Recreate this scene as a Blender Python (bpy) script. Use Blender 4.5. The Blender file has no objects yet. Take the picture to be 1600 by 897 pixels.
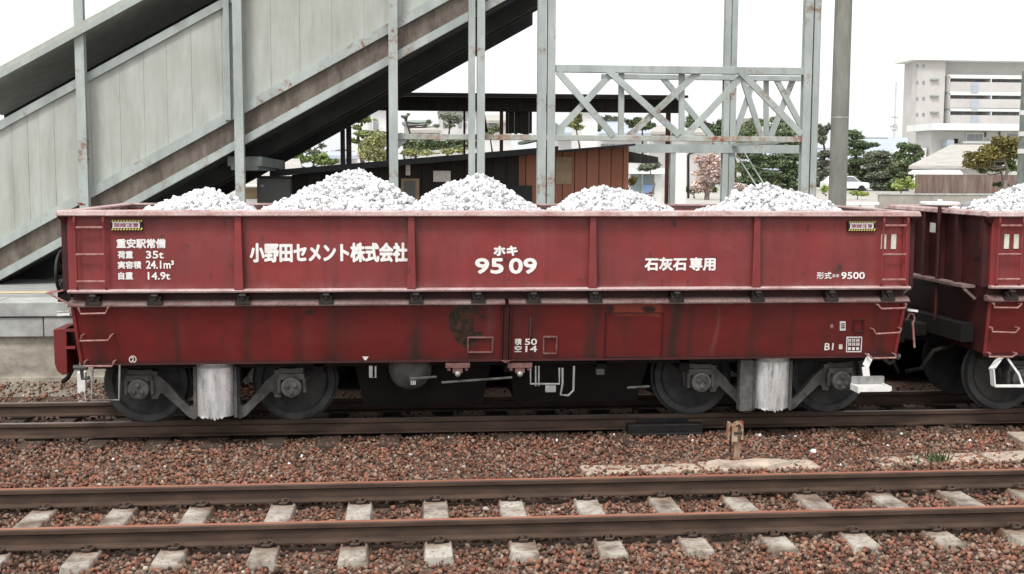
import bpy, bmesh, math, random
import numpy as np
from mathutils import Vector, Matrix

rnd = random.Random(7)
nrg = np.random.default_rng(11)
SC = bpy.context.scene
COL = SC.collection
R = math.radians

# ------------------------------------------------------------------ camera
F, CH, CD, CX = 1820.5, 2.6845, 13.157, -0.98623
YAW, PIT, ROL = 0.0912, 0.09883, 0.004406
c, s = math.cos(YAW), math.sin(YAW); cp, sp = math.cos(PIT), math.sin(PIT)
fw = Vector((s*cp, c*cp, -sp)); up = Vector((s*sp, c*sp, cp)); rt = Vector((c, -s, 0))
cr, sr = math.cos(ROL), math.sin(ROL)
rt, up = rt*cr + up*sr, up*cr - rt*sr
cam = bpy.data.cameras.new("camera"); camo = bpy.data.objects.new("camera", cam); COL.objects.link(camo)
m3 = Matrix((rt, up, -fw)).transposed()
camo.matrix_world = Matrix.Translation((CX, -CD, CH)) @ m3.to_4x4()
cam.sensor_width = 36; cam.lens = F/1600*36; cam.clip_start = .1; cam.clip_end = 3000
SC.camera = camo

def P(px, py, Y=None, Z=None):
    """world point that a photo measurement gives at distance Y (or height Z)"""
    d = fw + rt*((px-800)/F) - up*((py-448.5)/F)
    o = Vector((CX, -CD, CH))
    t = (Y-o.y)/d.y if Y is not None else (Z-o.z)/d.z
    return o + d*t
def X(px, py, Y): return P(px, py, Y).x
def Zc(px, py, Y): return P(px, py, Y).z
def scale_at(Y): return F/(Y+CD)          # rough px per metre

# ------------------------------------------------------------------ light
SUN_EL, SUN_AZ = 58, -150      # azimuth of where the light comes from, from +Y clockwise to +X
W = bpy.data.worlds.new("World"); SC.world = W; W.use_nodes = True
nt = W.node_tree; nt.nodes.clear()
sky = nt.nodes.new("ShaderNodeTexSky"); sky.sky_type = 'NISHITA'; sky.sun_disc = False
sky.sun_elevation = R(SUN_EL); sky.sun_rotation = R(SUN_AZ)
sky.air_density = 1.0; sky.dust_density = 4.0; sky.ozone_density = 1.0
hs = nt.nodes.new("ShaderNodeHueSaturation"); hs.inputs['Saturation'].default_value = .16
bg = nt.nodes.new("ShaderNodeBackground"); bg.inputs[1].default_value = .13
ow = nt.nodes.new("ShaderNodeOutputWorld")
mxs = nt.nodes.new("ShaderNodeMix"); mxs.data_type = 'RGBA'; mxs.inputs[0].default_value = .65; mxs.inputs[7].default_value = (5.6, 5.7, 5.75, 1)   # even cloud cover
nt.links.new(sky.outputs[0], hs.inputs['Color']); nt.links.new(hs.outputs[0], mxs.inputs[6]); nt.links.new(mxs.outputs[2], bg.inputs[0]); nt.links.new(bg.outputs[0], ow.inputs[0])
sl = bpy.data.lights.new("sun", 'SUN'); sl.energy = 1.3; sl.angle = R(14); sl.color = (1, .97, .92)
so = bpy.data.objects.new("sun", sl); COL.objects.link(so)
sd = Vector((math.sin(R(SUN_AZ))*math.cos(R(SUN_EL)), math.cos(R(SUN_AZ))*math.cos(R(SUN_EL)), math.sin(R(SUN_EL))))
so.rotation_euler = sd.to_track_quat('Z', 'Y').to_euler()
vs = SC.view_settings; vs.view_transform = 'Standard'; vs.look = 'None'; vs.gamma = 1; vs.exposure = 0.9
vs.use_curve_mapping = False
SC.cycles.use_denoising = True
SC.cycles.max_bounces = 6

# ------------------------------------------------------------------ helpers
class MB:
    def __init__(self, sx=1): self.v = []; self.f = []; self.m = []; self.sx = sx
    def add(self, vs, fs, mi=0):
        n = len(self.v)
        self.v += [(p[0]*self.sx, p[1], p[2]) for p in vs]
        for f in fs:
            f = [n+i for i in f]
            self.f.append(f if self.sx > 0 else f[::-1]); self.m.append(mi)
        return self
    def hexa(self, b, t, mi=0):      # b, t: 4 points each, counter-clockwise from above
        return self.add(list(b)+list(t), [(3,2,1,0),(4,5,6,7),(0,1,5,4),(1,2,6,5),(2,3,7,6),(3,0,4,7)], mi)
    def box(self, x0, x1, y0, y1, z0, z1, mi=0):
        x0,x1 = min(x0,x1),max(x0,x1); y0,y1 = min(y0,y1),max(y0,y1); z0,z1 = min(z0,z1),max(z0,z1)
        return self.hexa([(x0,y0,z0),(x1,y0,z0),(x1,y1,z0),(x0,y1,z0)], [(x0,y0,z1),(x1,y0,z1),(x1,y1,z1),(x0,y1,z1)], mi)
    def bar(self, p, q, w, h, mi=0, side=(0,1,0)):   # rectangular bar from p to q; w along `side`, h across
        p, q = Vector(p), Vector(q); d = (q-p).normalized()
        a = Vector(side); a = (a - d*a.dot(d)).normalized(); b = d.cross(a)
        k = [a*w/2+b*h/2, -a*w/2+b*h/2, -a*w/2-b*h/2, a*w/2-b*h/2]
        vv = [p+x for x in k]+[q+x for x in k]
        return self.add(vv, [(0,1,2,3),(7,6,5,4),(1,0,4,5),(2,1,5,6),(3,2,6,7),(0,3,7,4)], mi)
    def tube(self, pts, r, n=8, mi=0, caps=True):
        pts = [Vector(p) for p in pts]
        rr = r if isinstance(r, (list, tuple)) else [r]*len(pts)
        vv = []; fs = []; ref = None
        for i, p in enumerate(pts):
            d = (pts[min(i+1, len(pts)-1)] - pts[max(i-1, 0)]).normalized()
            if ref is None: ref = Vector((0,0,1)) if abs(d.z) < .9 else Vector((1,0,0))
            a = (ref - d*ref.dot(d)).normalized(); b = d.cross(a); ref = a
            for k in range(n):
                t = 2*math.pi*k/n
                vv.append(p + (a*math.cos(t)+b*math.sin(t))*rr[i])
        for i in range(len(pts)-1):
            for k in range(n):
                fs.append((i*n+k, i*n+(k+1)%n, (i+1)*n+(k+1)%n, (i+1)*n+k))
        if caps:
            fs.append(tuple(range(n))[::-1]); fs.append(tuple(range((len(pts)-1)*n, len(pts)*n)))
        return self.add(vv, fs, mi)
    def lathe_y(self, prof, cx, cz, n=32, mi=0):     # prof: (r, y) from front (small y) to back
        vv = []; fs = []
        for r, y in prof:
            for k in range(n):
                t = 2*math.pi*k/n
                vv.append((cx+r*math.cos(t), y, cz+r*math.sin(t)))
        for i in range(len(prof)-1):
            for k in range(n):
                fs.append((i*n+k, i*n+(k+1)%n, (i+1)*n+(k+1)%n, (i+1)*n+k))
        fs.append(tuple(range(n))[::-1]); fs.append(tuple(range((len(prof)-1)*n, len(prof)*n)))
        return self.add(vv, fs, mi)
    def lathe_z(self, prof, cx, cy, n=16, mi=0):
        vv = []; fs = []
        for r, z in prof:
            for k in range(n):
                t = 2*math.pi*k/n
                vv.append((cx+r*math.cos(t), cy+r*math.sin(t), z))
        for i in range(len(prof)-1):
            for k in range(n):
                fs.append((i*n+k, i*n+(k+1)%n, (i+1)*n+(k+1)%n, (i+1)*n+k))
        fs.append(tuple(range(n))[::-1]); fs.append(tuple(range((len(prof)-1)*n, len(prof)*n)))
        return self.add(vv, fs, mi)
    def prism_y(self, poly, y0, y1, mi=0):            # poly in (x,z)
        n = len(poly)
        vv = [(x,y0,z) for x,z in poly]+[(x,y1,z) for x,z in poly]
        fs = [tuple(range(n)), tuple(range(n,2*n))[::-1]]
        for i in range(n): j=(i+1)%n; fs.append((j,i,n+i,n+j))
        return self.add(vv, fs, mi)
    def prism_x(self, poly, x0, x1, mi=0):            # poly in (y,z)
        n = len(poly)
        vv = [(x0,y,z) for y,z in poly]+[(x1,y,z) for y,z in poly]
        fs = [tuple(range(n))[::-1], tuple(range(n,2*n))]
        for i in range(n): j=(i+1)%n; fs.append((i,j,n+j,n+i))
        return self.add(vv, fs, mi)
    def prism_z(self, poly, z0, z1, mi=0):
        n = len(poly)
        vv = [(x,y,z0) for x,y in poly]+[(x,y,z1) for x,y in poly]
        fs = [tuple(range(n))[::-1], tuple(range(n,2*n))]
        for i in range(n): j=(i+1)%n; fs.append((i,j,n+j,n+i))
        return self.add(vv, fs, mi)
    def build(self, name, mats, parent=None, smooth=False, loc=None, bevel=0):
        me = bpy.data.meshes.new(name); me.from_pydata([tuple(p) for p in self.v], [], self.f)
        if not isinstance(mats, (list, tuple)): mats = [mats]
        for m in mats: me.materials.append(m)
        me.polygons.foreach_set('material_index', self.m)
        bm = bmesh.new(); bm.from_mesh(me); bmesh.ops.recalc_face_normals(bm, faces=bm.faces); bm.to_mesh(me); bm.free()
        if smooth:
            me.polygons.foreach_set('use_smooth', [True]*len(me.polygons))
            me.set_sharp_from_angle(angle=R(40))
        o = bpy.data.objects.new(name, me); COL.objects.link(o)
        if parent: o.parent = parent
        if loc: o.location = loc
        if bevel:
            b = o.modifiers.new('bevel', 'BEVEL'); b.width = bevel; b.segments = 2; b.limit_method = 'ANGLE'
        return o

def raw(name, V, Fa, mat, parent=None):
    """numpy mesh; Fa is an (n,k) array"""
    me = bpy.data.meshes.new(name)
    V = np.asarray(V, np.float32); Fa = np.asarray(Fa, np.int32); k = Fa.shape[1]
    me.vertices.add(len(V)); me.vertices.foreach_set('co', V.ravel())
    me.loops.add(Fa.size); me.loops.foreach_set('vertex_index', Fa.ravel())
    me.polygons.add(len(Fa)); me.polygons.foreach_set('loop_start', np.arange(0, Fa.size, k, dtype=np.int32))
    me.update(calc_edges=True)
    if isinstance(mat, (list, tuple)):
        for q in mat: me.materials.append(q)
    else: me.materials.append(mat)
    o = bpy.data.objects.new(name, me); COL.objects.link(o)
    if parent: o.parent = parent
    return o
def empty(name, loc=(0,0,0)):
    o = bpy.data.objects.new(name, None); o.location = loc; o.empty_display_size = .2; COL.objects.link(o); return o
def tag(o, label=None, cat=None, group=None, kind=None):
    if label: o['label'] = label
    if cat: o['category'] = cat
    if group: o['group'] = group
    if kind: o['kind'] = kind
    return o
def copy_tree(o, parent=None):
    k = o.copy(); COL.objects.link(k)
    if parent: k.parent = parent
    for ch in list(o.children): copy_tree(ch, k)
    return k

def vnoise(x, y, seed=0):
    r = np.random.default_rng(seed); T = r.random((64, 64))
    x = np.asarray(x, float); y = np.asarray(y, float)
    xi = np.floor(x).astype(int); yi = np.floor(y).astype(int); fx = x-xi; fy = y-yi
    fx = fx*fx*(3-2*fx); fy = fy*fy*(3-2*fy)
    g = lambda a, b: T[a % 64, b % 64]
    return (g(xi,yi)*(1-fx)+g(xi+1,yi)*fx)*(1-fy)+(g(xi,yi+1)*(1-fx)+g(xi+1,yi+1)*fx)*fy

# ------------------------------------------------------------------ materials
def srgb(r, g, b):
    f = lambda u: (u/255/12.92) if u/255 <= .04045 else ((u/255+.055)/1.055)**2.4
    return (f(r), f(g), f(b), 1)
class NT:
    def __init__(s, name):
        s.m = bpy.data.materials.new(name); s.m.use_nodes = True; s.t = s.m.node_tree
        s.b = s.t.nodes['Principled BSDF']
        s.tc = s.t.nodes.new('ShaderNodeTexCoord')
    def n(s, ty, **kw):
        k = s.t.nodes.new('ShaderNode'+ty)
        for a, b in kw.items(): setattr(k, a, b)
        return k
    def l(s, a, b): s.t.links.new(a, b)
    def coords(s, scale=(1,1,1), out='Object'):
        mp = s.n('Mapping'); mp.inputs['Scale'].default_value = scale; s.l(s.tc.outputs[out], mp.inputs[0]); return mp.outputs[0]
    def noise(s, scale, detail=6, rough=.6, stretch=(1,1,1)):
        k = s.n('TexNoise'); k.inputs['Scale'].default_value = scale; k.inputs['Detail'].default_value = detail; k.inputs['Roughness'].default_value = rough
        s.l(s.coords(stretch), k.inputs['Vector']); return k.outputs[0]
    def ramp(s, fac, stops):
        k = s.n('ValToRGB'); e = k.color_ramp.elements
        while len(e) > 1: e.remove(e[-1])
        e[0].position, e[0].color = stops[0]
        for p, cc in stops[1:]:
            q = e.new(p); q.color = cc
        s.l(fac, k.inputs[0]); return k.outputs[0]
    def mix(s, fac, a, b, mode='MIX'):
        k = s.n('Mix', data_type='RGBA', blend_type=mode)
        for sock, val in ((k.inputs[0], fac), (k.inputs[6], a), (k.inputs[7], b)):
            if hasattr(val, 'is_output'): s.l(val, sock)
            else: sock.default_value = val
        return k.outputs[2]
    def math(s, op, a, b=0.0):
        k = s.n('Math', operation=op)
        for sock, val in ((k.inputs[0], a), (k.inputs[1], b)):
            if hasattr(val, 'is_output'): s.l(val, sock)
            else: sock.default_value = val
        return k.outputs[0]
    def attr(s, name):
        k = s.n('Attribute'); k.attribute_name = name; return k
    def out(s, col=None, rough=.7, metal=0, bump=None, bdist=.01, bstr=.4, spec=.4):
        if col is not None:
            if hasattr(col, 'is_output'): s.l(col, s.b.inputs['Base Color'])
            else: s.b.inputs['Base Color'].default_value = col
        if hasattr(rough, 'is_output'): s.l(rough, s.b.inputs['Roughness'])
        else: s.b.inputs['Roughness'].default_value = rough
        s.b.inputs['Metallic'].default_value = metal
        s.b.inputs['Specular IOR Level'].default_value = spec
        if bump is not None:
            k = s.n('Bump'); k.inputs['Distance'].default_value = bdist; k.inputs['Strength'].default_value = bstr
            s.l(bump, k.inputs['Height']); s.l(k.outputs[0], s.b.inputs['Normal'])
        return s.m
def simple(name, a, b, scale=3, rough=.7, metal=0, stretch=(1,1,1), bump=.0, spec=.35, lo=.35, hi=.65, third=None):
    k = NT(name); f = k.noise(scale, stretch=stretch)
    st = [(lo, a), (hi, b)]
    if third: st.append((hi+.06, third))
    col = k.ramp(f, st)
    return k.out(col, rough, metal, f if bump else None, bump or .01, .5, spec)
def leafmat(name, cols):
    k = NT(name); g = k.n('NewGeometry'); f = k.noise(1.1, 3)
    a = k.ramp(g.outputs['Random Per Island'], [(i/max(1,len(cols)-1), q) for i, q in enumerate(cols)])
    lum = k.ramp(f, [(.3, (.80,.80,.80,1)), (.7, (1.9,1.85,1.7,1))])
    col = k.mix(1.0, a, lum, 'MULTIPLY')
    k.out(col, .6, spec=.25)
    k.b.inputs['Transmission Weight'].default_value = 0
    return k.m

M = {}
# weathered maroon paint, with dirt painted by an attribute: red = grime, green = bare rust, blue = fresher primer
def paint(name, base, fade):
    k = NT(name)
    big = k.noise(1.3, 5); streak = k.noise(5, 5, .65, (1, 1, .12)); fine = k.noise(38, 3, .7)
    col = k.mix(k.ramp(big, [(.35, (0,0,0,1)), (.68, (1,1,1,1))]), base, fade)
    col = k.mix(k.math('MULTIPLY', k.ramp(streak, [(.46, (0,0,0,1)), (.72, (1,1,1,1))]), .26), col, (.06,.024,.022,1))
    col = k.mix(k.math('MULTIPLY', k.ramp(fine, [(.62, (0,0,0,1)), (.74, (1,1,1,1))]), .5), col, (.055,.022,.014,1))
    at = k.attr('dirt'); sep = k.n('SeparateColor'); k.l(at.outputs['Color'], sep.inputs[0])
    col = k.mix(sep.outputs[0], col, (.028,.018,.015,1))
    col = k.mix(sep.outputs[2], col, (.29,.062,.035,1))
    pn = k.ramp(k.noise(16, 4), [(.46, (.020,.016,.012,1)), (.62, (.070,.028,.018,1))])
    col = k.mix(sep.outputs[1], col, pn)
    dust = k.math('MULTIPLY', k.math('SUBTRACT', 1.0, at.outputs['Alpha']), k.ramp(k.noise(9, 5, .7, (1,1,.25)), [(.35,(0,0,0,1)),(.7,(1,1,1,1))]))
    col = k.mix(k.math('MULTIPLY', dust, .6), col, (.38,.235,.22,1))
    # rust specks with short runs below them
    sp = k.ramp(k.noise(13, 2, .5, (1,1,.45)), [(.70,(0,0,0,1)),(.76,(1,1,1,1))])
    col = k.mix(k.math('MULTIPLY', sp, .65), col, (.06,.026,.014,1))
    rough = k.math('ADD', k.math('MULTIPLY', fine, .25), .36)
    dent = k.noise(1.9, 2, .5, (1,1,.8))
    return k.out(col, rough, 0, k.math('ADD', k.math('MULTIPLY', fine, .06), k.math('MULTIPLY', dent, 1.6)), .05, .45, .45)
M['paint'] = paint('maroon_paint', (.235,.029,.028,1), (.185,.031,.031,1))
M['paint_low_shaded'] = paint('maroon_paint_lower_shaded', (.168,.0140,.0130,1), (.125,.0135,.0130,1))  # same maroon, with the shade of the inward slope in its colour
M['paint_dark'] = simple('maroon_paint_shaded', (.065,.013,.013,1), (.035,.010,.009,1), 4, .6)  # maroon darkened for the shade on wagon ends and in recesses
# pale ledge tops: limestone dust, with the overhead light put into the colour
def dusty_lit(name, dust, red, lo, hi):
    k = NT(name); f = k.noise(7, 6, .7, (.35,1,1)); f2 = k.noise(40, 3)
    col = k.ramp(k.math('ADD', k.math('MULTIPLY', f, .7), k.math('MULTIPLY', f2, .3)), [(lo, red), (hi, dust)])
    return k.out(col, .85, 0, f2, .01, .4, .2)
M['lit_dust_rim'] = dusty_lit('lit_dusty_red_rim', (.54,.45,.43,1), (.27,.11,.105,1), .34, .62)
M['lit_dust_ledge'] = dusty_lit('lit_dusty_red_ledge', (.56,.44,.43,1), (.26,.11,.105,1), .32, .60)
M['lit_dust_step'] = dusty_lit('greyed_red_ledge', (.26,.20,.185,1), (.12,.055,.052,1), .36, .62)
M['inner'] = simple('dusty_red_inside', (.42,.12,.12,1), (.50,.26,.25,1), 3, .85)
M['black_iron'] = simple('black_greasy_iron', (.012,.010,.010,1), (.035,.026,.022,1), 12, .6)
M['oil'] = simple('oily_black', (.006,.005,.005,1), (.014,.012,.011,1), 8, .55)
M['worn'] = simple('worn_red_iron', (.12,.05,.045,1), (.22,.115,.105,1), 15, .6)
M['under'] = simple('shaded_underside', (.004,.0035,.0035,1), (.010,.008,.007,1), 5, .8)  # near black; the shade under wagon and platform is in this colour
M['wheel'] = simple('grimy_wheel_steel', (.026,.027,.028,1), (.066,.066,.065,1), 6, .62, .0, bump=.004)
M['bogie'] = simple('grimy_cast_steel', (.040,.039,.037,1), (.105,.10,.095,1), 7, .65, bump=.006)
M['axle'] = simple('axle_box_steel', (.065,.065,.065,1), (.135,.13,.125,1), 14, .5, .2)
k = NT('silver_paint'); f = k.noise(6, 6, .7, (1.6,1.6,.30)); f2 = k.noise(16, 4, .7, (1.4,1.4,.35))
M['silver'] = k.out(k.ramp(f, [(.34, (.30,.305,.305,1)), (.46, (.70,.71,.71,1)), (.62, (.92,.92,.92,1))]), k.ramp(f2, [(.3, (.22,.22,.22,1)), (.7, (.45,.45,.45,1))]), .68, f2, .003, .35)
M['drip'] = simple('white_drips', (.8,.8,.8,1), (.6,.6,.6,1), 20, .7)
M['white'] = simple('white_paint', (.80,.80,.78,1), (.66,.64,.62,1), 9, .6)
M['letter'] = simple('white_lettering', (.86,.86,.84,1), (.74,.70,.68,1), 14, .6)
M['cream'] = simple('cream_plate', (.72,.72,.62,1), (.55,.54,.47,1), 18, .6)
M['plate_black'] = simple('black_plate', (.01,.01,.012,1), (.02,.02,.02,1), 10, .5)
M['yellow'] = simple('yellow_paint', (.72,.60,.16,1), (.6,.5,.13,1), 20, .6)
M['magenta'] = simple('purple_red_ink', (.36,.05,.15,1), (.3,.05,.14,1), 20, .6)
M['pink_iron'] = simple('worn_pink_iron', (.25,.085,.08,1), (.40,.23,.21,1), 15, .6)
M['steel_grey'] = simple('grey_bar_steel', (.24,.24,.23,1), (.36,.36,.35,1), 12, .5, .3)
# stone
k = NT('crushed_limestone'); g = k.n('NewGeometry'); f = k.noise(20, 4)
a = k.ramp(g.outputs['Random Per Island'], [(0, (.30,.30,.31,1)), (.12, (.50,.50,.50,1)), (.4, (.74,.74,.735,1)), (.8, (.84,.84,.835,1)), (1, (.68,.69,.70,1))])
M['lime'] = k.out(k.mix(.8, a, k.ramp(f, [(.3, (.72,.72,.73,1)), (.6, (1,1,1,1))]), 'MULTIPLY'), .9, 0, f, .006, .6, .2)
k = NT('ballast_stone'); g = k.n('NewGeometry'); f = k.noise(26, 4); reg = k.noise(.55, 3)
a = k.ramp(g.outputs['Random Per Island'], [(0,(.065,.045,.036,1)), (.10,(.13,.072,.052,1)), (.34,(.20,.090,.062,1)), (.5,(.17,.115,.085,1)), (.63,(.27,.125,.085,1)), (.75,(.20,.16,.13,1)), (.88,(.265,.19,.145,1)), (.965,(.30,.245,.20,1)), (.996,(.42,.39,.35,1))])
a.node.color_ramp.interpolation = 'CONSTANT'
col = k.mix(.6, a, k.ramp(f, [(.3,(.6,.58,.56,1)), (.65,(1.1,1.1,1.1,1))]), 'MULTIPLY')
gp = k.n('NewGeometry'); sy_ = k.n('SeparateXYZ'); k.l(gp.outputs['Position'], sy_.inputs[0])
for yr, st_ in ((.15,.9),(-.25,.9),(.5,.85),(-.60,.85),(.566,.85),(-3.2,.45),(-4.33,.45)):    # shade under wagon put into colour; grease and brake dust beside the rails
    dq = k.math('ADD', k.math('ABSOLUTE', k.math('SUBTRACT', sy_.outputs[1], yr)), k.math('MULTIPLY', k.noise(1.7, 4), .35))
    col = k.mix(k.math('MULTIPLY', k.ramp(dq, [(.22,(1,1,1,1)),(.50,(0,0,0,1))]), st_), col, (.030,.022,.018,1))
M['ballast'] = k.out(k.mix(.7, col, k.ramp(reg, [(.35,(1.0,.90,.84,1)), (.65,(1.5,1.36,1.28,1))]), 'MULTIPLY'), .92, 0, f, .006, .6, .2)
M['dirt'] = simple('ballast_bed', (.055,.038,.030,1), (.15,.10,.075,1), 30, .95, bump=.02)
M['rust_rail'] = simple('rusty_rail', (.040,.024,.017,1), (.085,.052,.036,1), 9, .7, 0, (.25,1,1), .003)
M['rail_top'] = simple('worn_rail_head', (.30,.25,.23,1), (.42,.36,.34,1), 6, .35, .5, (.1,1,1))
M['rail_top_rust'] = simple('unused_rail_head', (.24,.085,.05,1), (.33,.15,.10,1), 6, .7, .0, (.2,1,1))
M['sleeper'] = simple('old_wood_sleeper', (.030,.021,.016,1), (.085,.06,.045,1), 5, .85, 0, (.4,3,3), .01)
M['conc_sleeper'] = simple('concrete_sleeper', (.36,.33,.29,1), (.50,.47,.42,1), 6, .9, bump=.006)
M['conc_pale'] = simple('pale_concrete_slab', (.30,.24,.19,1), (.52,.43,.35,1), 7, .9, bump=.008)
M['conc_coping'] = simple('platform_coping', (.30,.30,.29,1), (.46,.47,.45,1), 4, .9, bump=.006)
k = NT('stained_platform_wall'); f = k.noise(1.6, 6, .6, (.7,1,1.8)); f2 = k.noise(9, 5, .7)
M['plat_wall'] = k.out(k.mix(k.ramp(f2,[(.45,(0,0,0,1)),(.75,(.6,.6,.6,1))]), k.ramp(f, [(.32,(.24,.215,.18,1)),(.5,(.44,.40,.335,1)),(.66,(.55,.51,.44,1))]), (.16,.15,.12,1)), .92, 0, f2, .01, .5, .2)
M['paving'] = simple('platform_paving', (.24,.24,.23,1), (.33,.33,.32,1), 3, .9)
M['yellow_line'] = simple('faded_yellow_line', (.50,.40,.24,1), (.58,.47,.30,1), 7, .85)
# footbridge
k = NT('fibre_cement_panel'); f = k.noise(3.5, 7, .7, (1.6,1,.22)); f2 = k.noise(1.0, 4); f3 = k.noise(24, 3)
col = k.ramp(f, [(.24,(.28,.285,.255,1)), (.44,(.40,.42,.385,1)), (.68,(.49,.515,.48,1))])
col = k.mix(k.ramp(f2,[(.4,(0,0,0,1)),(.7,(.5,.5,.5,1))]), col, (.32,.315,.265,1))
M['panel'] = k.out(col, .85, 0, f3, .004, .4, .25)
k = NT('pale_green_steel'); f = k.noise(2.6, 6, .7, (1,1,.35)); f2 = k.noise(1.7, 5, .7); f3 = k.noise(14, 4, .7)
col = k.ramp(f, [(.3,(.27,.30,.285,1)), (.65,(.43,.47,.45,1))])
rs = k.math('MULTIPLY', k.ramp(f2,[(.57,(0,0,0,1)),(.66,(1,1,1,1))]), k.ramp(f3,[(.42,(0,0,0,1)),(.6,(1,1,1,1))]))
M['steel'] = k.out(k.mix(rs, col, (.20,.085,.04,1)), .55, 0, None, spec=.4)
k = NT('rusty_green_chord'); f = k.noise(2.6, 6, .7); f2 = k.noise(1.3, 5, .7, (1,1,.6)); f3 = k.noise(14, 4, .7)
rs = k.math('MULTIPLY', k.ramp(f2,[(.48,(0,0,0,1)),(.6,(1,1,1,1))]), k.ramp(f3,[(.36,(0,0,0,1)),(.55,(1,1,1,1))]))
M['chord'] = k.out(k.mix(rs, k.ramp(f,[(.3,(.28,.31,.28,1)),(.65,(.44,.47,.43,1))]), (.25,.09,.035,1)), .65)
k = NT('stained_stringer'); f = k.noise(4, 7, .75, (1,1,.3)); f2 = k.noise(30, 3, .8)
col = k.ramp(f, [(.32,(.055,.043,.035,1)), (.5,(.13,.105,.085,1)), (.68,(.20,.175,.15,1))])
M['stringer'] = k.out(k.mix(k.ramp(f2,[(.64,(0,0,0,1)),(.72,(.7,.7,.7,1))]), col, (.34,.30,.26,1)), .8, 0, f, .01, .4)
M['dark_wood'] = simple('dark_brown_wood', (.014,.012,.011,1), (.035,.028,.024,1), 6, .8, 0, (4,4,.4))
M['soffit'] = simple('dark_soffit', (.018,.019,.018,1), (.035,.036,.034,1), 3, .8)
M['greenbeam'] = simple('dull_green_beam', (.09,.105,.095,1), (.16,.18,.165,1), 4, .7)
def boards(name, a, b, gap, pitch):
    k = NT(name); sx = k.n('SeparateXYZ'); k.l(k.tc.outputs['Object'], sx.inputs[0])
    t = k.math('DIVIDE', sx.outputs[0], pitch); fl = k.math('FLOOR', t); fr = k.math('FRACT', t)
    wn = k.n('TexWhiteNoise', noise_dimensions='1D'); k.l(fl, wn.inputs['W'])
    f = k.noise(4, 6, .7, (3,1,.3))
    col = k.mix(k.math('ADD', k.math('MULTIPLY', f, .6), k.math('MULTIPLY', wn.outputs[0], .4)), a, b)
    col = k.mix(k.math('LESS_THAN', fr, .07), col, gap)
    return k.out(col, .8, 0, fr, .004, .2, .25)
M['boards_dark'] = boards('dark_vertical_boards', (.013,.010,.009,1), (.038,.029,.024,1), (.006,.005,.005,1), .24)
M['boards_red'] = boards('reddish_vertical_boards', (.19,.07,.042,1), (.36,.16,.105,1), (.03,.012,.008,1), .21)
M['tan_board'] = simple('tan_plywood', (.24,.17,.10,1), (.31,.23,.14,1), 6, .8)
M['notice'] = simple('pale_notice', (.55,.52,.46,1), (.66,.62,.56,1), 9, .8)
M['cabinet'] = simple('grey_cabinet_paint', (.095,.10,.095,1), (.13,.135,.128,1), 2, .6)
M['pole'] = simple('pole_concrete', (.17,.165,.145,1), (.255,.25,.22,1), 5, .85, 0, (1,1,.3), .004)
M['street'] = simple('pale_street', (.34,.32,.29,1), (.46,.44,.40,1), .25, .95)
# town
M['bld_white'] = simple('white_render', (.74,.74,.73,1), (.66,.65,.65,1), .4, .85)
M['bld_pink'] = simple('pale_pinkish_render', (.50,.48,.465,1), (.57,.55,.53,1), .3, .85)
M['bld_grey'] = simple('pale_grey_render', (.50,.49,.48,1), (.58,.57,.56,1), .5, .85)
M['slab_edge'] = simple('white_slab_edge', (.80,.82,.80,1), (.72,.75,.73,1), .6, .8)
M['roof_tile'] = simple('beige_roof_tiles', (.36,.34,.31,1), (.47,.45,.41,1), 1.5, .85, 0, (.5,3,3), .02)
M['roof_blue'] = simple('blue_grey_roof', (.36,.40,.46,1), (.44,.48,.54,1), .8, .7, 0, (.4,2,2))
M['roof_green'] = simple('green_grey_roof', (.22,.27,.25,1), (.32,.36,.34,1), 1, .8)
M['ridge'] = simple('dark_ridge_tile', (.20,.23,.25,1), (.28,.31,.33,1), 3, .7)
M['win'] = simple('window_glass', (.20,.21,.23,1), (.30,.31,.33,1), 1, .15, spec=.6)
M['win_pale'] = simple('curtained_window', (.34,.35,.36,1), (.42,.43,.44,1), 1, .3)
M['frame'] = simple('pale_window_frame', (.62,.62,.60,1), (.7,.7,.68,1), 4, .6)
M['shade'] = simple('grey_green_doors', (.15,.19,.20,1), (.21,.25,.26,1), 1, .7)
M['blue'] = simple('blue_sheet', (.13,.21,.38,1), (.19,.27,.44,1), 3, .7)
M['awning'] = simple('white_awning', (.78,.80,.80,1), (.70,.73,.73,1), 3, .6)
k = NT('weathered_wood_wall'); f = k.noise(1.1, 6, .7, (2.5,1,.3)); f2 = k.noise(.5, 4)
M['woodwall'] = k.out(k.mix(k.ramp(f2,[(.4,(0,0,0,1)),(.65,(.7,.7,.7,1))]), k.ramp(f,[(.3,(.06,.042,.036,1)),(.52,(.17,.13,.11,1)),(.72,(.30,.25,.22,1))]), (.17,.09,.075,1)), .9)
M['lowwall'] = simple('stained_low_wall', (.24,.225,.195,1), (.38,.36,.315,1), 1.2, .9, 0, (1,1,.6))
M['tyre'] = simple('rubber', (.015,.015,.015,1), (.03,.03,.03,1), 8, .8)
M['car_white'] = simple('white_car_paint', (.78,.79,.80,1), (.74,.75,.76,1), 2, .3)
M['bark'] = simple('bark', (.030,.022,.018,1), (.07,.055,.045,1), 8, .9, 0, (2,2,.5))
M['bark_pale'] = simple('pale_bark', (.13,.105,.095,1), (.22,.18,.165,1), 8, .9, 0, (2,2,.5))
M['pine'] = leafmat('pine_needles', [(.045,.068,.045,1), (.075,.105,.06,1), (.115,.15,.08,1), (.17,.19,.11,1)])
M['pine_light'] = leafmat('bright_pine_needles', [(.06,.09,.03,1), (.10,.14,.045,1), (.16,.20,.075,1)])
M['pine_dull'] = leafmat('grey_pine_needles', [(.07,.09,.075,1), (.12,.14,.105,1), (.18,.195,.145,1)])
M['bush'] = leafmat('pale_bush_leaves', [(.12,.14,.065,1), (.20,.215,.10,1), (.31,.30,.16,1)])
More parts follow.
